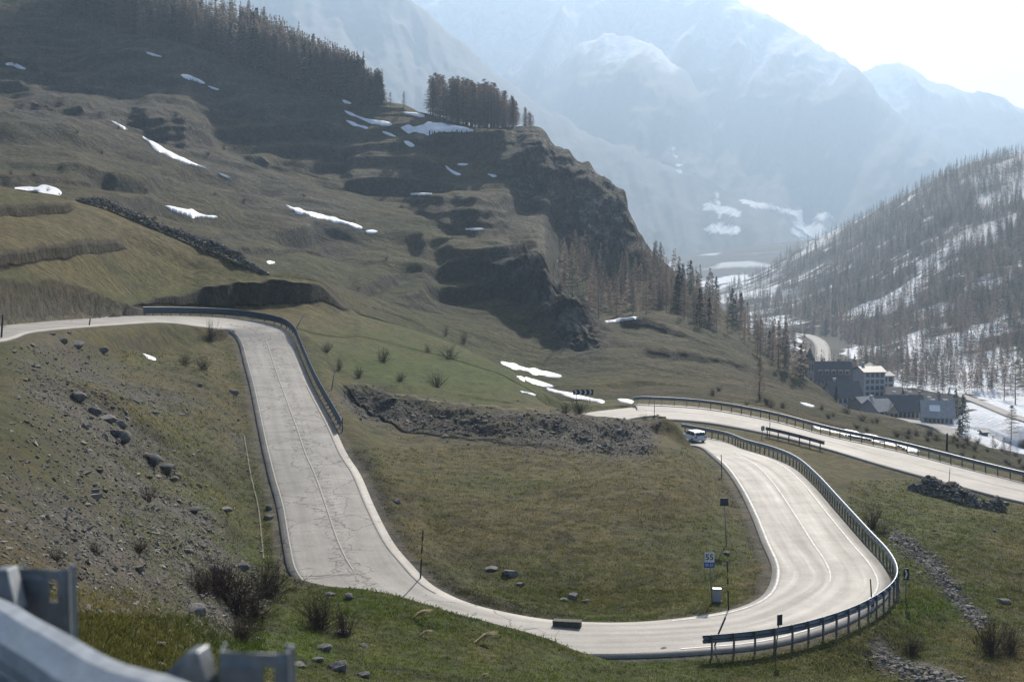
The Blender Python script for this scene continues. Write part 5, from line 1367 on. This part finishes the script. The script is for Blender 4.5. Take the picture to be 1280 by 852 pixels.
# thousands of small stones
def ico():
    bm = bmesh.new(); bmesh.ops.create_icosphere(bm, subdivisions=1, radius=1)
    v = np.array([q.co for q in bm.verts]); f = np.array([[x.index for x in q.verts] for q in bm.faces]); bm.free(); return v, f
IV, IF = ico()
def stones(name, label, px, py, size, tone, seed, kmin=2.0, kind='stuff', lift=.0, pos=None, **kw):
    rng = np.random.default_rng(seed)
    g = ground_dir(px, py, kmin) if pos is None else pos
    n = len(g)
    sc_ = size[:, None] * rng.uniform(.55, 1.3, (n, 3)) * np.array((1, 1, .55))
    v = IV[None] * (1 + .28 * rng.normal(size=(n, len(IV), 1))) * sc_[:, None]
    ang = rng.random(n) * 6.283; ca, sa = np.cos(ang)[:, None], np.sin(ang)[:, None]
    tl = rng.normal(size=n)[:, None] * .35
    x, y, z = v[..., 0], v[..., 1], v[..., 2]
    x, z = x * np.cos(tl) - z * np.sin(tl), x * np.sin(tl) + z * np.cos(tl)
    v = np.stack([x * ca - y * sa, x * sa + y * ca, z], -1) + g[:, None]
    v[..., 2] += (size * (.12 + lift))[:, None]
    f = (IF[None] + (np.arange(n) * len(IV))[:, None, None]).reshape(-1, 3)
    base = np.array((.150, .136, .115)) * tone[:, None] + np.array((.012, .004, -.004)) * rng.normal(size=(n, 1))
    col = np.repeat(np.clip(base, .02, .6), len(IV), 0)
    v = v.reshape(-1, 3); o0 = v.mean(0)
    o = link(name, mesh_np(name, v - o0, f, False, {'Col': col}), m_stone, label=label, **({'kind': kind} if kind else {}), **kw)
    o.location = o0
    return o
m_stone = attr_mat('broken stone', .88, .2, .35, 5)
rng = np.random.default_rng(77)
n = 30000
px, py = rng.uniform(-40, 352, n), rng.uniform(432, 860, n)
g = ground_dir(px, py)
rr_ = np.clip(np.searchsorted(GK, 0), 0, 1)
cc = np.clip(np.rint((g[:, 0] / g[:, 1] - T0) / (T1 - T0) * (NC - 1)), 0, NC - 1).astype(int)
ri = np.array([min(NR - 1, int(np.searchsorted(GY[:, c_], y_))) for c_, y_ in zip(cc, g[:, 1])])
keep = (rng.random(n) < scree[ri, cc] * .9 + .05) & (RD[ri, cc] > .8)
g = g[keep]; sz = np.clip(rng.lognormal(math.log(.034), .55, len(g)), .014, .25) * np.clip(g[:, 1] / 42, .4, 1.4)
stones('scree', 'loose grey and brown scree covering the slope at the left', None, None, sz, rng.uniform(.7, 1.8, len(g)), 5, pos=g, category='scree')
n = 11000
px, py = rng.uniform(425, 850, n), rng.uniform(480, 570, n)
g = ground_dir(px, py)
cc = np.clip(np.rint((g[:, 0] / g[:, 1] - T0) / (T1 - T0) * (NC - 1)), 0, NC - 1).astype(int)
ri = np.array([min(NR - 1, int(np.searchsorted(GY[:, c_], y_))) for c_, y_ in zip(cc, g[:, 1])])
keep = (rng.random(n) < rubble[ri, cc] * .8) & (RD[ri, cc] > .9) & (g[:, 1] < 156)
g = g[keep]; sz = np.clip(rng.lognormal(math.log(.065), .55, len(g)), .035, .4)
stones('rubble', 'dark stony rubble bank along the top of the meadow', None, None, sz, rng.uniform(.4, 1.7, len(g)), 6, pos=g, category='rubble')
n = 5200
u = rng.random(n); pts1 = np.array([(1118, 668), (1142, 690), (1165, 706), (1195, 745), (1226, 778)]); pts2 = np.array([(1092, 822), (1130, 836), (1180, 852), (1215, 866)])
half = n * 2 // 3
px = np.concatenate([np.interp(u[:half], np.linspace(0, 1, 5), pts1[:, 0]), np.interp(u[half:], np.linspace(0, 1, 4), pts2[:, 0])]) + rng.normal(size=n) * 7
py = np.concatenate([np.interp(u[:half], np.linspace(0, 1, 5), pts1[:, 1]), np.interp(u[half:], np.linspace(0, 1, 4), pts2[:, 1])]) + rng.normal(size=n) * 5
stones('gravel', 'pale broken stone in the ditches below the hairpin', px, py, np.clip(rng.lognormal(math.log(.06), .5, n), .025, .25), rng.uniform(.6, 1.6, n), 7, category='gravel')
# stone heap beside the lower road
def heap(name, label, path, half_w, height, n, size, seed, tone, cat, kmin=2.0):
    rng = np.random.default_rng(seed)
    p = np.array([(lambda r, c_: (GX[r, c_], GY[r, c_], GZ[r, c_]))(int(np.searchsorted(GK, q[2])), int(round((float(tq(q[0], q[1])[0]) - T0) / (T1 - T0) * (NC - 1)))) if len(q) == 3 else tuple(G(*q, kmin)) for q in path]); s = np.linspace(0, 1, len(p))
    u = rng.random(n); v = rng.normal(size=n) * .45; v = np.clip(v, -1, 1)
    c = np.stack([np.interp(u, s, p[:, a]) for a in range(3)], 1)
    d = (p[-1] - p[0])[:2]; d /= np.linalg.norm(d); nr = np.array((-d[1], d[0]))
    env = np.clip(np.minimum(u, 1 - u) / .16, 0, 1) ** .6 * (.75 + .35 * vn2(u * 9, u * 0 + seed, seed))
    c[:, :2] += nr * (v * half_w * env)[:, None]
    for i in range(n): c[i, 2] = gz(c[i, 0], c[i, 1])
    c[:, 2] += height * env * (1 - v * v) * rng.uniform(.55, 1, n)
    return stones(name, label, None, None, np.clip(rng.lognormal(math.log(size), .35, n), size * .4, size * 2.4), rng.uniform(*tone, n), seed, pos=c, kind=None, category=cat)
heap('stone_pile', 'long heap of grey stones beside the lower road', [(1136, 612), (1165, 618), (1200, 628), (1240, 639), (1254, 640)], 2.2, 1.7, 3200, .14, 21, (.5, 1.5), 'stone pile')
heap('stone_ridge', 'dark ridge of heaped stones slanting across the upper meadow', [(96, 252, 10.93), (140, 262, 10.93), (190, 284, 10.93), (250, 312, 10.93), (300, 334, 10.94), (335, 346, 10.95)], 2.6, 1.5, 5200, .17, 22, (.6, 1.4), 'stone pile')

# ------------------------------------------------------------------ grass
def grass(name, label, px, py, hgt, seed, blades=6, tint=(.88, 1.0, .9), kmin=2.0):
    rng = np.random.default_rng(seed)
    g = ground_dir(px, py, kmin)
    cc = np.clip(np.rint((g[:, 0] / g[:, 1] - T0) / (T1 - T0) * (NC - 1)), 0, NC - 1).astype(int)
    ri = np.array([min(NR - 1, int(np.searchsorted(GY[:, c_], y_))) for c_, y_ in zip(cc, g[:, 1])])
    keep = (RD[ri, cc] > .7) & (stone[ri, cc] < .75 * rng.random(len(g)) + .25) & (g[:, 1] < 160)
    g, ri, cc = g[keep], ri[keep], cc[keep]
    n = len(g)
    col = C[ri, cc] * rng.uniform(1.1, 2.0, (n, 1)) + np.array((.05, .040, .018)) * (rng.random((n, 1)) < .35)
    col = col * np.array(tint)
    b0 = np.repeat(g, blades, 0); m = len(b0)
    b0[:, :2] += rng.normal(size=(m, 2)) * .07 * np.repeat(np.clip(g[:, 1] / 40, .4, 2), blades)[:, None]
    h_ = np.repeat(hgt * np.clip(g[:, 1] / 60, .45, 1.35), blades) * rng.uniform(.4, 1.2, m)
    tip = b0 + np.stack([rng.normal(size=m) * h_ * .55, rng.normal(size=m) * h_ * .55, h_], 1)
    b0[:, 2] -= .02
    V = twigs(b0, tip, np.repeat(.012 + .0006 * g[:, 1], blades), rng)
    colv = np.repeat(np.repeat(col, blades, 0), 3, 0)
    link(name, mesh_np(name, V, np.arange(len(V)).reshape(-1, 3), False, {'Col': colv}), m_grass, kind='stuff', label=label, category='grass')
m_grass, nt, b = new_mat('grass blades')
a = N(nt, 'ShaderNodeAttribute', attribute_name='Col').outputs['Color']
nt.links.new(a, b.inputs['Base Color']); b.inputs['Roughness'].default_value = .8; b.inputs['Specular IOR Level'].default_value = .1
tl = nt.nodes.new('ShaderNodeBsdfTranslucent'); nt.links.new(a, tl.inputs['Color'])
mx = nt.nodes.new('ShaderNodeMixShader'); mx.inputs[0].default_value = .5
nt.links.new(b.outputs[0], mx.inputs[1]); nt.links.new(tl.outputs[0], mx.inputs[2]); nt.links.new(mx.outputs[0], nt.nodes['Material Output'].inputs['Surface'])
rng = np.random.default_rng(4)
n = 21000
px = np.concatenate([rng.uniform(60, 1290, n), rng.uniform(330, 960, 9000), rng.uniform(1060, 1290, 5000), rng.uniform(150, 360, 4000)]); py = np.concatenate([rng.uniform(735, 870, n), rng.uniform(560, 775, 9000), rng.uniform(600, 760, 5000), rng.uniform(440, 740, 4000)])
grass('grass', 'short dry and green grass over the banks and meadow', px, py, .085, 12)
n = 5000
grass('grass', 'longer grass on the slope right behind the near guardrail', rng.uniform(60, 330, n), rng.uniform(770, 868, n), .2, 13, 7, (.50, .64, .46))
# ------------------------------------------------------------------ the village
m_wallw = plain('white render', (.60, .59, .57), .85, 0, .12, .6); m_wallg = plain('pale grey render', (.46, .48, .50), .85, 0, .12, .6); m_wallb = plain('stone wall', (.30, .25, .20), .9, 0, .25, 1.2)
m_wally = plain('ochre render', (.62, .48, .28), .85, 0, .15, .6); m_slate = plain('dark slate roof', (.055, .06, .068), .6, 0, .3, 1.0); m_roofg = plain('grey stone roof', (.30, .29, .28), .75, 0, .25, 1.0); m_roofb = plain('brown metal roof', (.16, .12, .095), .6, 0, .25, 1.0)
m_pane = plain('window glass', (.03, .035, .045), .15, 0, .2, 2, .5); m_wood = plain('dark timber', (.07, .045, .03), .8); m_bright = plain('light roof sheet', (.75, .75, .73), .25, .3, .05)
def house(name, label, px, py, wpx, wall_px, roof_px, depth, rz, wall, roof, ridge='x', rows=2, cols=4, chimney=1, Y=None, dormers=0, cat='house', wcol=None):
    p = G(px, py, 13) if Y is None else P(px, py, Y=Y)
    s = p.y / F; w_, hw, hr = wpx * s, wall_px * s, roof_px * s
    t = thing(name, label, cat, p, rz)
    mb = MB(); ov = .5
    mb.box((0, 0, hw / 2 - 1), (w_, depth, hw + 2))
    if ridge == 'x':
        for sx in (-1, 1):      # gables close the ends
            mb.add([(sx * w_ / 2, -depth / 2, hw), (sx * w_ / 2, depth / 2, hw), (sx * w_ / 2, 0, hw + hr)], [(0, 1, 2)])
    else:
        for sy in (-1, 1): mb.add([(-w_ / 2, sy * depth / 2, hw), (w_ / 2, sy * depth / 2, hw), (0, sy * depth / 2, hw + hr)], [(0, 1, 2)])
    mb.obj('wall', wall, t)
    th = .28
    mb = MB()
    if ridge == 'x':
        sl = hr / (depth / 2); e = depth / 2 + ov
        for sy in (-1, 1):
            q = [(0, hw + hr + .05), (sy * e, hw - ov * sl + .05)]
            vs = [(x, y, z + dz) for x in (-w_ / 2 - ov, w_ / 2 + ov) for (y, z) in q for dz in (0, th)]
            mb.add(vs, [(0, 1, 3, 2), (4, 6, 7, 5), (0, 4, 5, 1), (2, 3, 7, 6), (0, 2, 6, 4), (1, 5, 7, 3)])
    else:
        sl = hr / (w_ / 2); e = w_ / 2 + ov
        for sx in (-1, 1):
            q = [(0, hw + hr + .05), (sx * e, hw - ov * sl + .05)]
            vs = [(x, y, z + dz) for y in (-depth / 2 - ov, depth / 2 + ov) for (x, z) in q for dz in (0, th)]
            mb.add(vs, [(0, 1, 3, 2), (4, 6, 7, 5), (0, 4, 5, 1), (2, 3, 7, 6), (0, 2, 6, 4), (1, 5, 7, 3)])
    rf = mb.obj('roof', roof, t)
    for k in range(chimney):
        x = w_ * (-.25 + .45 * k); y = depth * .12
        mb = MB(); mb.box((x, y if ridge == 'x' else -depth * .2, hw + hr * .9 + .5), (.8, .8, 2.0)); mb.box((x, y if ridge == 'x' else -depth * .2, hw + hr * .9 + 1.6), (1.1, 1.1, .25)); mb.obj('chimney', wall, rf)
    for k in range(dormers):
        x = w_ * ((k + .5) / dormers - .5) * .9
        mb = MB(); mb.box((x, -depth * .30, hw + hr * .42), (1.7, 2.2, 1.8)); d_ = mb.obj('dormer', wall, rf)
        mb = MB(); mb.box((x, -depth * .30 - 1.12, hw + hr * .42), (1.0, .06, 1.1)); mb.obj('pane', m_pane, d_)
    for r in range(rows):
        for c_ in range(cols):
            x = w_ * ((c_ + .5) / cols - .5) * .92; z = hw * (r + .55) / rows
            hgt = min(1.4, hw / rows * .55); wd = min(1.1, w_ / cols * .5)
            mb = MB(); mb.box((x, -depth / 2 - .04, z), (wd + .22, .08, hgt + .22)); f_ = mb.obj('window', m_wood if wall is not m_wallb else m_wallg, t)
            mb = MB(); mb.box((x, -depth / 2 - .09, z), (wd, .05, hgt)); mb.obj('pane', m_pane, f_)
    return t, s, w_, hw, hr
def church():
    p = G(1011, 501, 13); p = P(1011, 500, Y=500); p.z = P(1011, 503, Y=500).z; s = p.y / F
    t = thing('church_tower', 'tall brown stone church tower with a pointed dark spire', 'church tower', p, .3)
    w_ = 8.2 * s; ht = 52 * s; hs = 17 * s
    mb = MB(); mb.box((0, 0, ht / 2 - 2), (w_, w_, ht + 4)); mb.obj('wall', m_wallb, t)
    mb = MB(); mb.box((0, 0, ht + .1), (w_ + .7, w_ + .7, .5)); mb.obj('cornice', m_wallb, t)
    mb = MB(); mb.box((0, 0, ht * .72), (w_ + .35, w_ + .35, .3)); mb.obj('string_course', m_wallb, t)
    mb = MB(); e = w_ / 2 + .3
    mb.add([(-e, -e, ht + .35), (e, -e, ht + .35), (e, e, ht + .35), (-e, e, ht + .35), (0, 0, ht + hs)], [(0, 1, 4), (1, 2, 4), (2, 3, 4), (3, 0, 4), (3, 2, 1, 0)]); mb.obj('spire', m_slate, t)
    for x in (-.22, .22):
        mb = MB(); mb.box((x * w_, -w_ / 2 - .02, ht * .86), (.55, .06, 2.0)); mb.obj('belfry_opening', m_pane, t)
    mb = MB(); mb.box((0, -w_ / 2 - .02, ht * .58), (.5, .06, 1.3)); mb.obj('belfry_opening', m_pane, t)
church()
house('hotel', 'large dark roofed hotel beside the church tower', 1039, 486, 46, 14, 20, 13, -.05, m_wallb, m_slate, 'x', 2, 9, 2, 520, 5)
house('house', 'dark slate roofed house with white walls below the hotel', 1053, 504, 38, 11, 16, 11, .08, m_wallw, m_slate, 'x', 1, 6, 1, 492, 0)
house('apartment_house', 'pale grey tower house with an ochre top storey', 1086, 494, 27, 31, 5, 11, .12, m_wallg, m_slate, 'x', 4, 4, 1, 505, 0)
mbp = P(1086, 494, Y=505)
house('apartment_house', 'lower pale grey wing right of the tower house', 1103, 494, 15, 26, 3, 10, .12, m_wallg, m_roofg, 'x', 3, 2, 0, 509, 0)
house('house', 'ochre gabled house behind the pale tower house', 1089, 470, 24, 8, 7, 9, -.1, m_wally, m_slate, 'y', 1, 4, 0, 528, 0)
house('barn', 'low grey roofed barn under the dark slate roofed house', 1079, 511, 24, 6, 9, 8, .5, m_wallb, m_roofg, 'x', 1, 2, 0, 480, 0)
house('house', 'grey stone roofed house at the front left of the village', 1097, 520, 26, 9, 12, 11, .35, m_wallg, m_roofg, 'x', 1, 3, 1, 466, 0)
house('barn', 'brown roofed barn between the tower house and the long roofs', 1117, 500, 18, 7, 9, 9, -.4, m_wallb, m_roofb, 'x', 1, 2, 0, 495, 0)
house('farmhouse', 'long white house under a dark roof in the village front', 1129, 521, 44, 10, 17, 12, -.08, m_wallw, m_slate, 'x', 1, 8, 2, 470, 0)
house('house', 'small ochre fronted house joined to the left of the long white house', 1114, 523, 12, 11, 8, 10, -.1, m_wally, m_slate, 'y', 1, 2, 0, 464, 0)
house('farmhouse', 'dark roofed row of houses behind the white chalet', 1163, 512, 52, 7, 11, 11, -.1, m_wallb, m_slate, 'x', 1, 8, 2, 492, 3)
t, s, w_, hw, hr = house('chalet', 'white chalet with a bright skylight on its grey roof', 1171, 527, 38, 9, 17, 13, -.22, m_wallw, m_roofg, 'x', 1, 7, 1, 452, 0)
rfo = [c_ for c_ in t.children if c_.name.startswith('roof')][0]
sl = hr / 6.5
mb = MB(); a = math.atan(sl); m_ = Matrix.Rotation(a, 3, 'X'); mb.box((-1.0, -3.4, hw + hr - 3.4 * sl + .42), (w_ * .34, 3.0, .12), m_); mb.obj('skylight', m_bright, rfo)
house('cabin', 'tiny dark hut standing alone on the snow at the right', 1229.5, 543, 6, 3.2, 1.6, 3, .1, m_wood, m_slate, 'x', 0, 0, 0, None, 0, 'hut')
# ------------------------------------------------------------------ far mountains
def mountain(name, label, crest, Yc, foot, Yf, Yb, seed, relief, snow_lo, snow_amt, shear, fields=False, px0=-350, px1=1700, nc=640, nr=200):
    t0, _ = tq(px0, 300); t1, _ = tq(px1, 300)
    tt = np.linspace(t0, t1, nc)
    A_ = np.array(crest, float); ta, qa = tq(A_[:, 0], A_[:, 1]); qc = gsm(np.interp(tt, ta, np.minimum(qa, .166)), 2) + (4.5 * fbm2(tt * 60, tt * 0 + seed, 4, seed) + 2.4 * ridged2(tt * 150, tt * 0 + seed, 3, seed + 1)) / F
    B_ = np.array(foot, float); tb, qb = tq(B_[:, 0], B_[:, 1]); qf = np.interp(tt, tb, qb)
    yc = np.interp(tt, tq([r[0] for r in Yc], [300] * len(Yc))[0], [r[1] for r in Yc]) if hasattr(Yc, '__len__') else np.full(nc, float(Yc))
    v = np.linspace(0, 1.35, nr)[:, None]
    up = np.clip(v, 0, 1); back = np.clip((v - 1) / .35, 0, 1)
    Yg = Yf + (yc[None, :] - Yf) * up + (Yb - yc[None, :]) * back
    zc, zf = qc * yc, qf * Yf
    Zg = zf[None, :] + (zc - zf)[None, :] * (up ** 1.15) - back * 700
    Xg = tt[None, :] * Yg
    H = np.maximum(zc - zf, 60)[None, :]
    # spurs and gullies running down the face, fading at the drawn crest
    xs = Xg / Yg * yc.mean()
    sh = xs + Zg * .55 * shear
    g1 = ridged2(sh / 1100, Zg / 2600, 4, seed)
    g2 = ridged2((sh + 120 * g1) / 330, Zg / 900, 4, seed + 9)
    g3 = ridged2((sh + 60 * g2) / 90, Zg / 300, 3, seed + 19)
    env = np.sin(np.clip(v, 0, 1) * math.pi) ** .6
    Yg = Yg - env * (g1 * 420 + g2 * 150 + g3 * 60) * relief
    Zg = Zg + env * (g2 * 60 + g3 * 26) * relief
    Zg = Zg + (14 * fbm2(xs / 120, Zg / 120, 4, seed + 3) + 8 * ridged2(xs / 45, Zg / 60, 3, seed + 4)) * (.3 + .7 * env)
    alt = Zg + 70 * fbm2(xs / 400, Zg / 200, 5, seed + 5) - 240 * (g2 - .1) - 170 * g3 - 150 * g1
    sn_ = sstep(snow_lo, snow_lo + 220, alt)
    wood = sstep(-.1, .25, fbm2(xs / 90, Zg / 70, 5, seed + 8))
    c = mixc(np.zeros(Zg.shape + (3,)) + np.array((.13, .12, .11)), (.050, .052, .045), wood * (1 - sstep(120, 520, Zg)))
    c = mixc(c, (.82, .84, .86), sn_ * snow_amt)
    if fields:                                    # snowed meadows and hamlets on the valley sides
        mx_, my_ = proj(Xg, Yg, Zg)
        def seg(p0, p1, w):
            dx, dy = p1[0] - p0[0], p1[1] - p0[1]; u = np.clip(((mx_ - p0[0]) * dx + (my_ - p0[1]) * dy) / (dx * dx + dy * dy), 0, 1)
            return np.exp(-(np.hypot(mx_ - p0[0] - u * dx, my_ - p0[1] - u * dy) / w) ** 2)
        fm = 1.1 * seg((884, 258), (922, 266), 5) + 1.1 * seg((886, 285), (920, 288), 5) + .6 * seg((896, 240), (902, 290), 2.5) + .8 * seg((930, 252), (1000, 268), 4) + .8 * seg((1000, 268), (1062, 272), 5) + 1.1 * seg((1000, 286), (1024, 290), 10) + .4 * seg((840, 180), (850, 215), 5)
        fm = sstep(.42, .6, fm + .55 * fbm2(mx_ / 9, my_ / 3.5, 4, 71))
        c = mixc(c, (.85, .86, .87), fm)
    me = mesh_np(name, np.stack([Xg, Yg, Zg], -1).reshape(-1, 3), grid_faces(nr, nc), True, {'Col': c.reshape(-1, 3)})
    link(name, me, m_mtn, kind='structure', label=label, category='mountain')
m_mtn = attr_mat('mountain rock and snow', .95, .1, .35, .02)
mountain('mountain', 'hazy dark spur falling to the right behind the tree clump', [(-350, -260), (330, -110), (470, -30), (513, 0), (540, 20), (561, 42), (588, 64), (614, 90), (640, 106), (663, 124), (700, 143), (738, 166), (800, 192), (880, 226), (940, 252), (1000, 284), (1060, 318), (1150, 350), (1700, 420)], 5000, [(-350, 352), (1700, 352)], 3450, 6000, 301, .7, 600, .35, .5, True)
mountain('mountain', 'snowy middle peak with a lower front ridge', [(-350, 60), (500, 90), (600, 128), (660, 118), (676, 108), (690, 92), (706, 78), (718, 60), (734, 47), (744, 52), (758, 38), (772, 46), (790, 44), (808, 55), (826, 62), (836, 80), (852, 86), (870, 106), (888, 112), (905, 132), (930, 146), (956, 172), (985, 188), (1040, 232), (1100, 285), (1200, 340), (1700, 420)], 6500, [(-350, 345), (1700, 345)], 4400, 7400, 333, .9, 400, .85, -.7, True)
mountain('mountain', 'tall snowy mountain whose long ridge falls to the right', [(-350, -160), (300, -140), (480, -60), (700, -40), (880, -25), (925, 0), (960, 20), (1000, 42), (1040, 64), (1052, 74), (1075, 92), (1092, 118), (1110, 134), (1150, 164), (1180, 186), (1210, 206), (1300, 262), (1700, 420)], 7500, [(-350, 330), (1700, 330)], 5200, 8400, 352, 1.1, 500, .85, -.9)
mountain('mountain', 'distant pale snow range on the right skyline', [(-350, 60), (900, 110), (1040, 110), (1070, 92), (1095, 84), (1112, 76), (1130, 78), (1150, 92), (1160, 100), (1180, 106), (1205, 114), (1230, 117), (1252, 124), (1280, 136), (1330, 150), (1700, 190)], 9500, [(-350, 300), (1700, 300)], 7200, 10300, 371, .9, 400, .9, .4)

# ------------------------------------------------------------------ the air of the valley
def build_haze(density, color, aniso):
    m = bpy.data.materials.new('valley haze'); m.use_nodes = True; nt = m.node_tree
    for n in list(nt.nodes): nt.nodes.remove(n)
    out = nt.nodes.new('ShaderNodeOutputMaterial'); pv = nt.nodes.new('ShaderNodeVolumePrincipled')
    pv.inputs['Color'].default_value = (*color, 1); pv.inputs['Density'].default_value = density; pv.inputs['Anisotropy'].default_value = aniso
    for k in ('Color Attribute', 'Density Attribute', 'Temperature Attribute'):
        if k in pv.inputs.keys(): pv.inputs[k].default_value = ''
    m.cycles.homogeneous_volume = True; m.cycles.volume_sampling = 'DISTANCE'
    nt.links.new(pv.outputs[0], out.inputs['Volume'])
    zs = [v.co.z for o in bpy.data.objects if o.type == 'MESH' and o.get('kind') == 'structure' for v in ()]
    lo, hi = -1400.0, 1400.0
    mb = MB(); mb.box((0, 5300, (lo + hi) / 2), (13600, 10800, hi - lo))
    mb.obj('haze', m, kind='stuff', label='pale blue haze filling the valley air', category='haze')
# ------------------------------------------------------------------ air, light, camera
SUN_EL, SUN_AZ = 31.0, 13.0
build_haze(.00021, (.43, .59, .80), .44)
w = bpy.data.worlds.new('World'); SC.world = w; w.use_nodes = True
w.cycles.sampling_method = 'NONE'
nt = w.node_tree
sky = nt.nodes.new('ShaderNodeTexSky'); sky.sky_type = 'NISHITA'; sky.sun_disc = False
sky.sun_elevation = math.radians(SUN_EL); sky.sun_rotation = math.radians(SUN_AZ)
sky.altitude = 1700; sky.air_density = 1.0; sky.dust_density = 8.0
bg = nt.nodes['Background']; bg.inputs[1].default_value = .105
nt.links.new(sky.outputs[0], bg.inputs[0])
sl = bpy.data.lights.new('sun', 'SUN'); sl.energy = 5.0; sl.angle = math.radians(.53); sl.color = (1, .925, .81)
so = bpy.data.objects.new('sun', sl); COL.objects.link(so)
sd = Vector((math.sin(math.radians(SUN_AZ)) * math.cos(math.radians(SUN_EL)), math.cos(math.radians(SUN_AZ)) * math.cos(math.radians(SUN_EL)), math.sin(math.radians(SUN_EL))))
so.rotation_euler = sd.to_track_quat('Z', 'Y').to_euler()
cam = bpy.data.cameras.new('camera'); co = bpy.data.objects.new('camera', cam); COL.objects.link(co)
cam.sensor_width = 36; cam.lens = F * 36 / 1280; cam.clip_start = .1; cam.clip_end = 40000
co.rotation_euler = (math.pi / 2 - PITCH, 0, 0)
cam.dof.use_dof = True; cam.dof.focus_distance = 95; cam.dof.aperture_fstop = 4.0
SC.camera = co
SC.view_settings.view_transform = 'Standard'; SC.view_settings.look = 'None'; SC.view_settings.exposure = .70; SC.view_settings.gamma = 1
SC.view_settings.use_curve_mapping = False
SC.cycles.use_denoising = True
SC.cycles.denoiser = 'OPENIMAGEDENOISE'; SC.cycles.denoising_input_passes = 'RGB_ALBEDO_NORMAL'; SC.cycles.denoising_prefilter = 'ACCURATE'
SC.cycles.volume_bounces = 0; SC.cycles.max_bounces = 6; SC.cycles.diffuse_bounces = 3; SC.cycles.transparent_max_bounces = 8
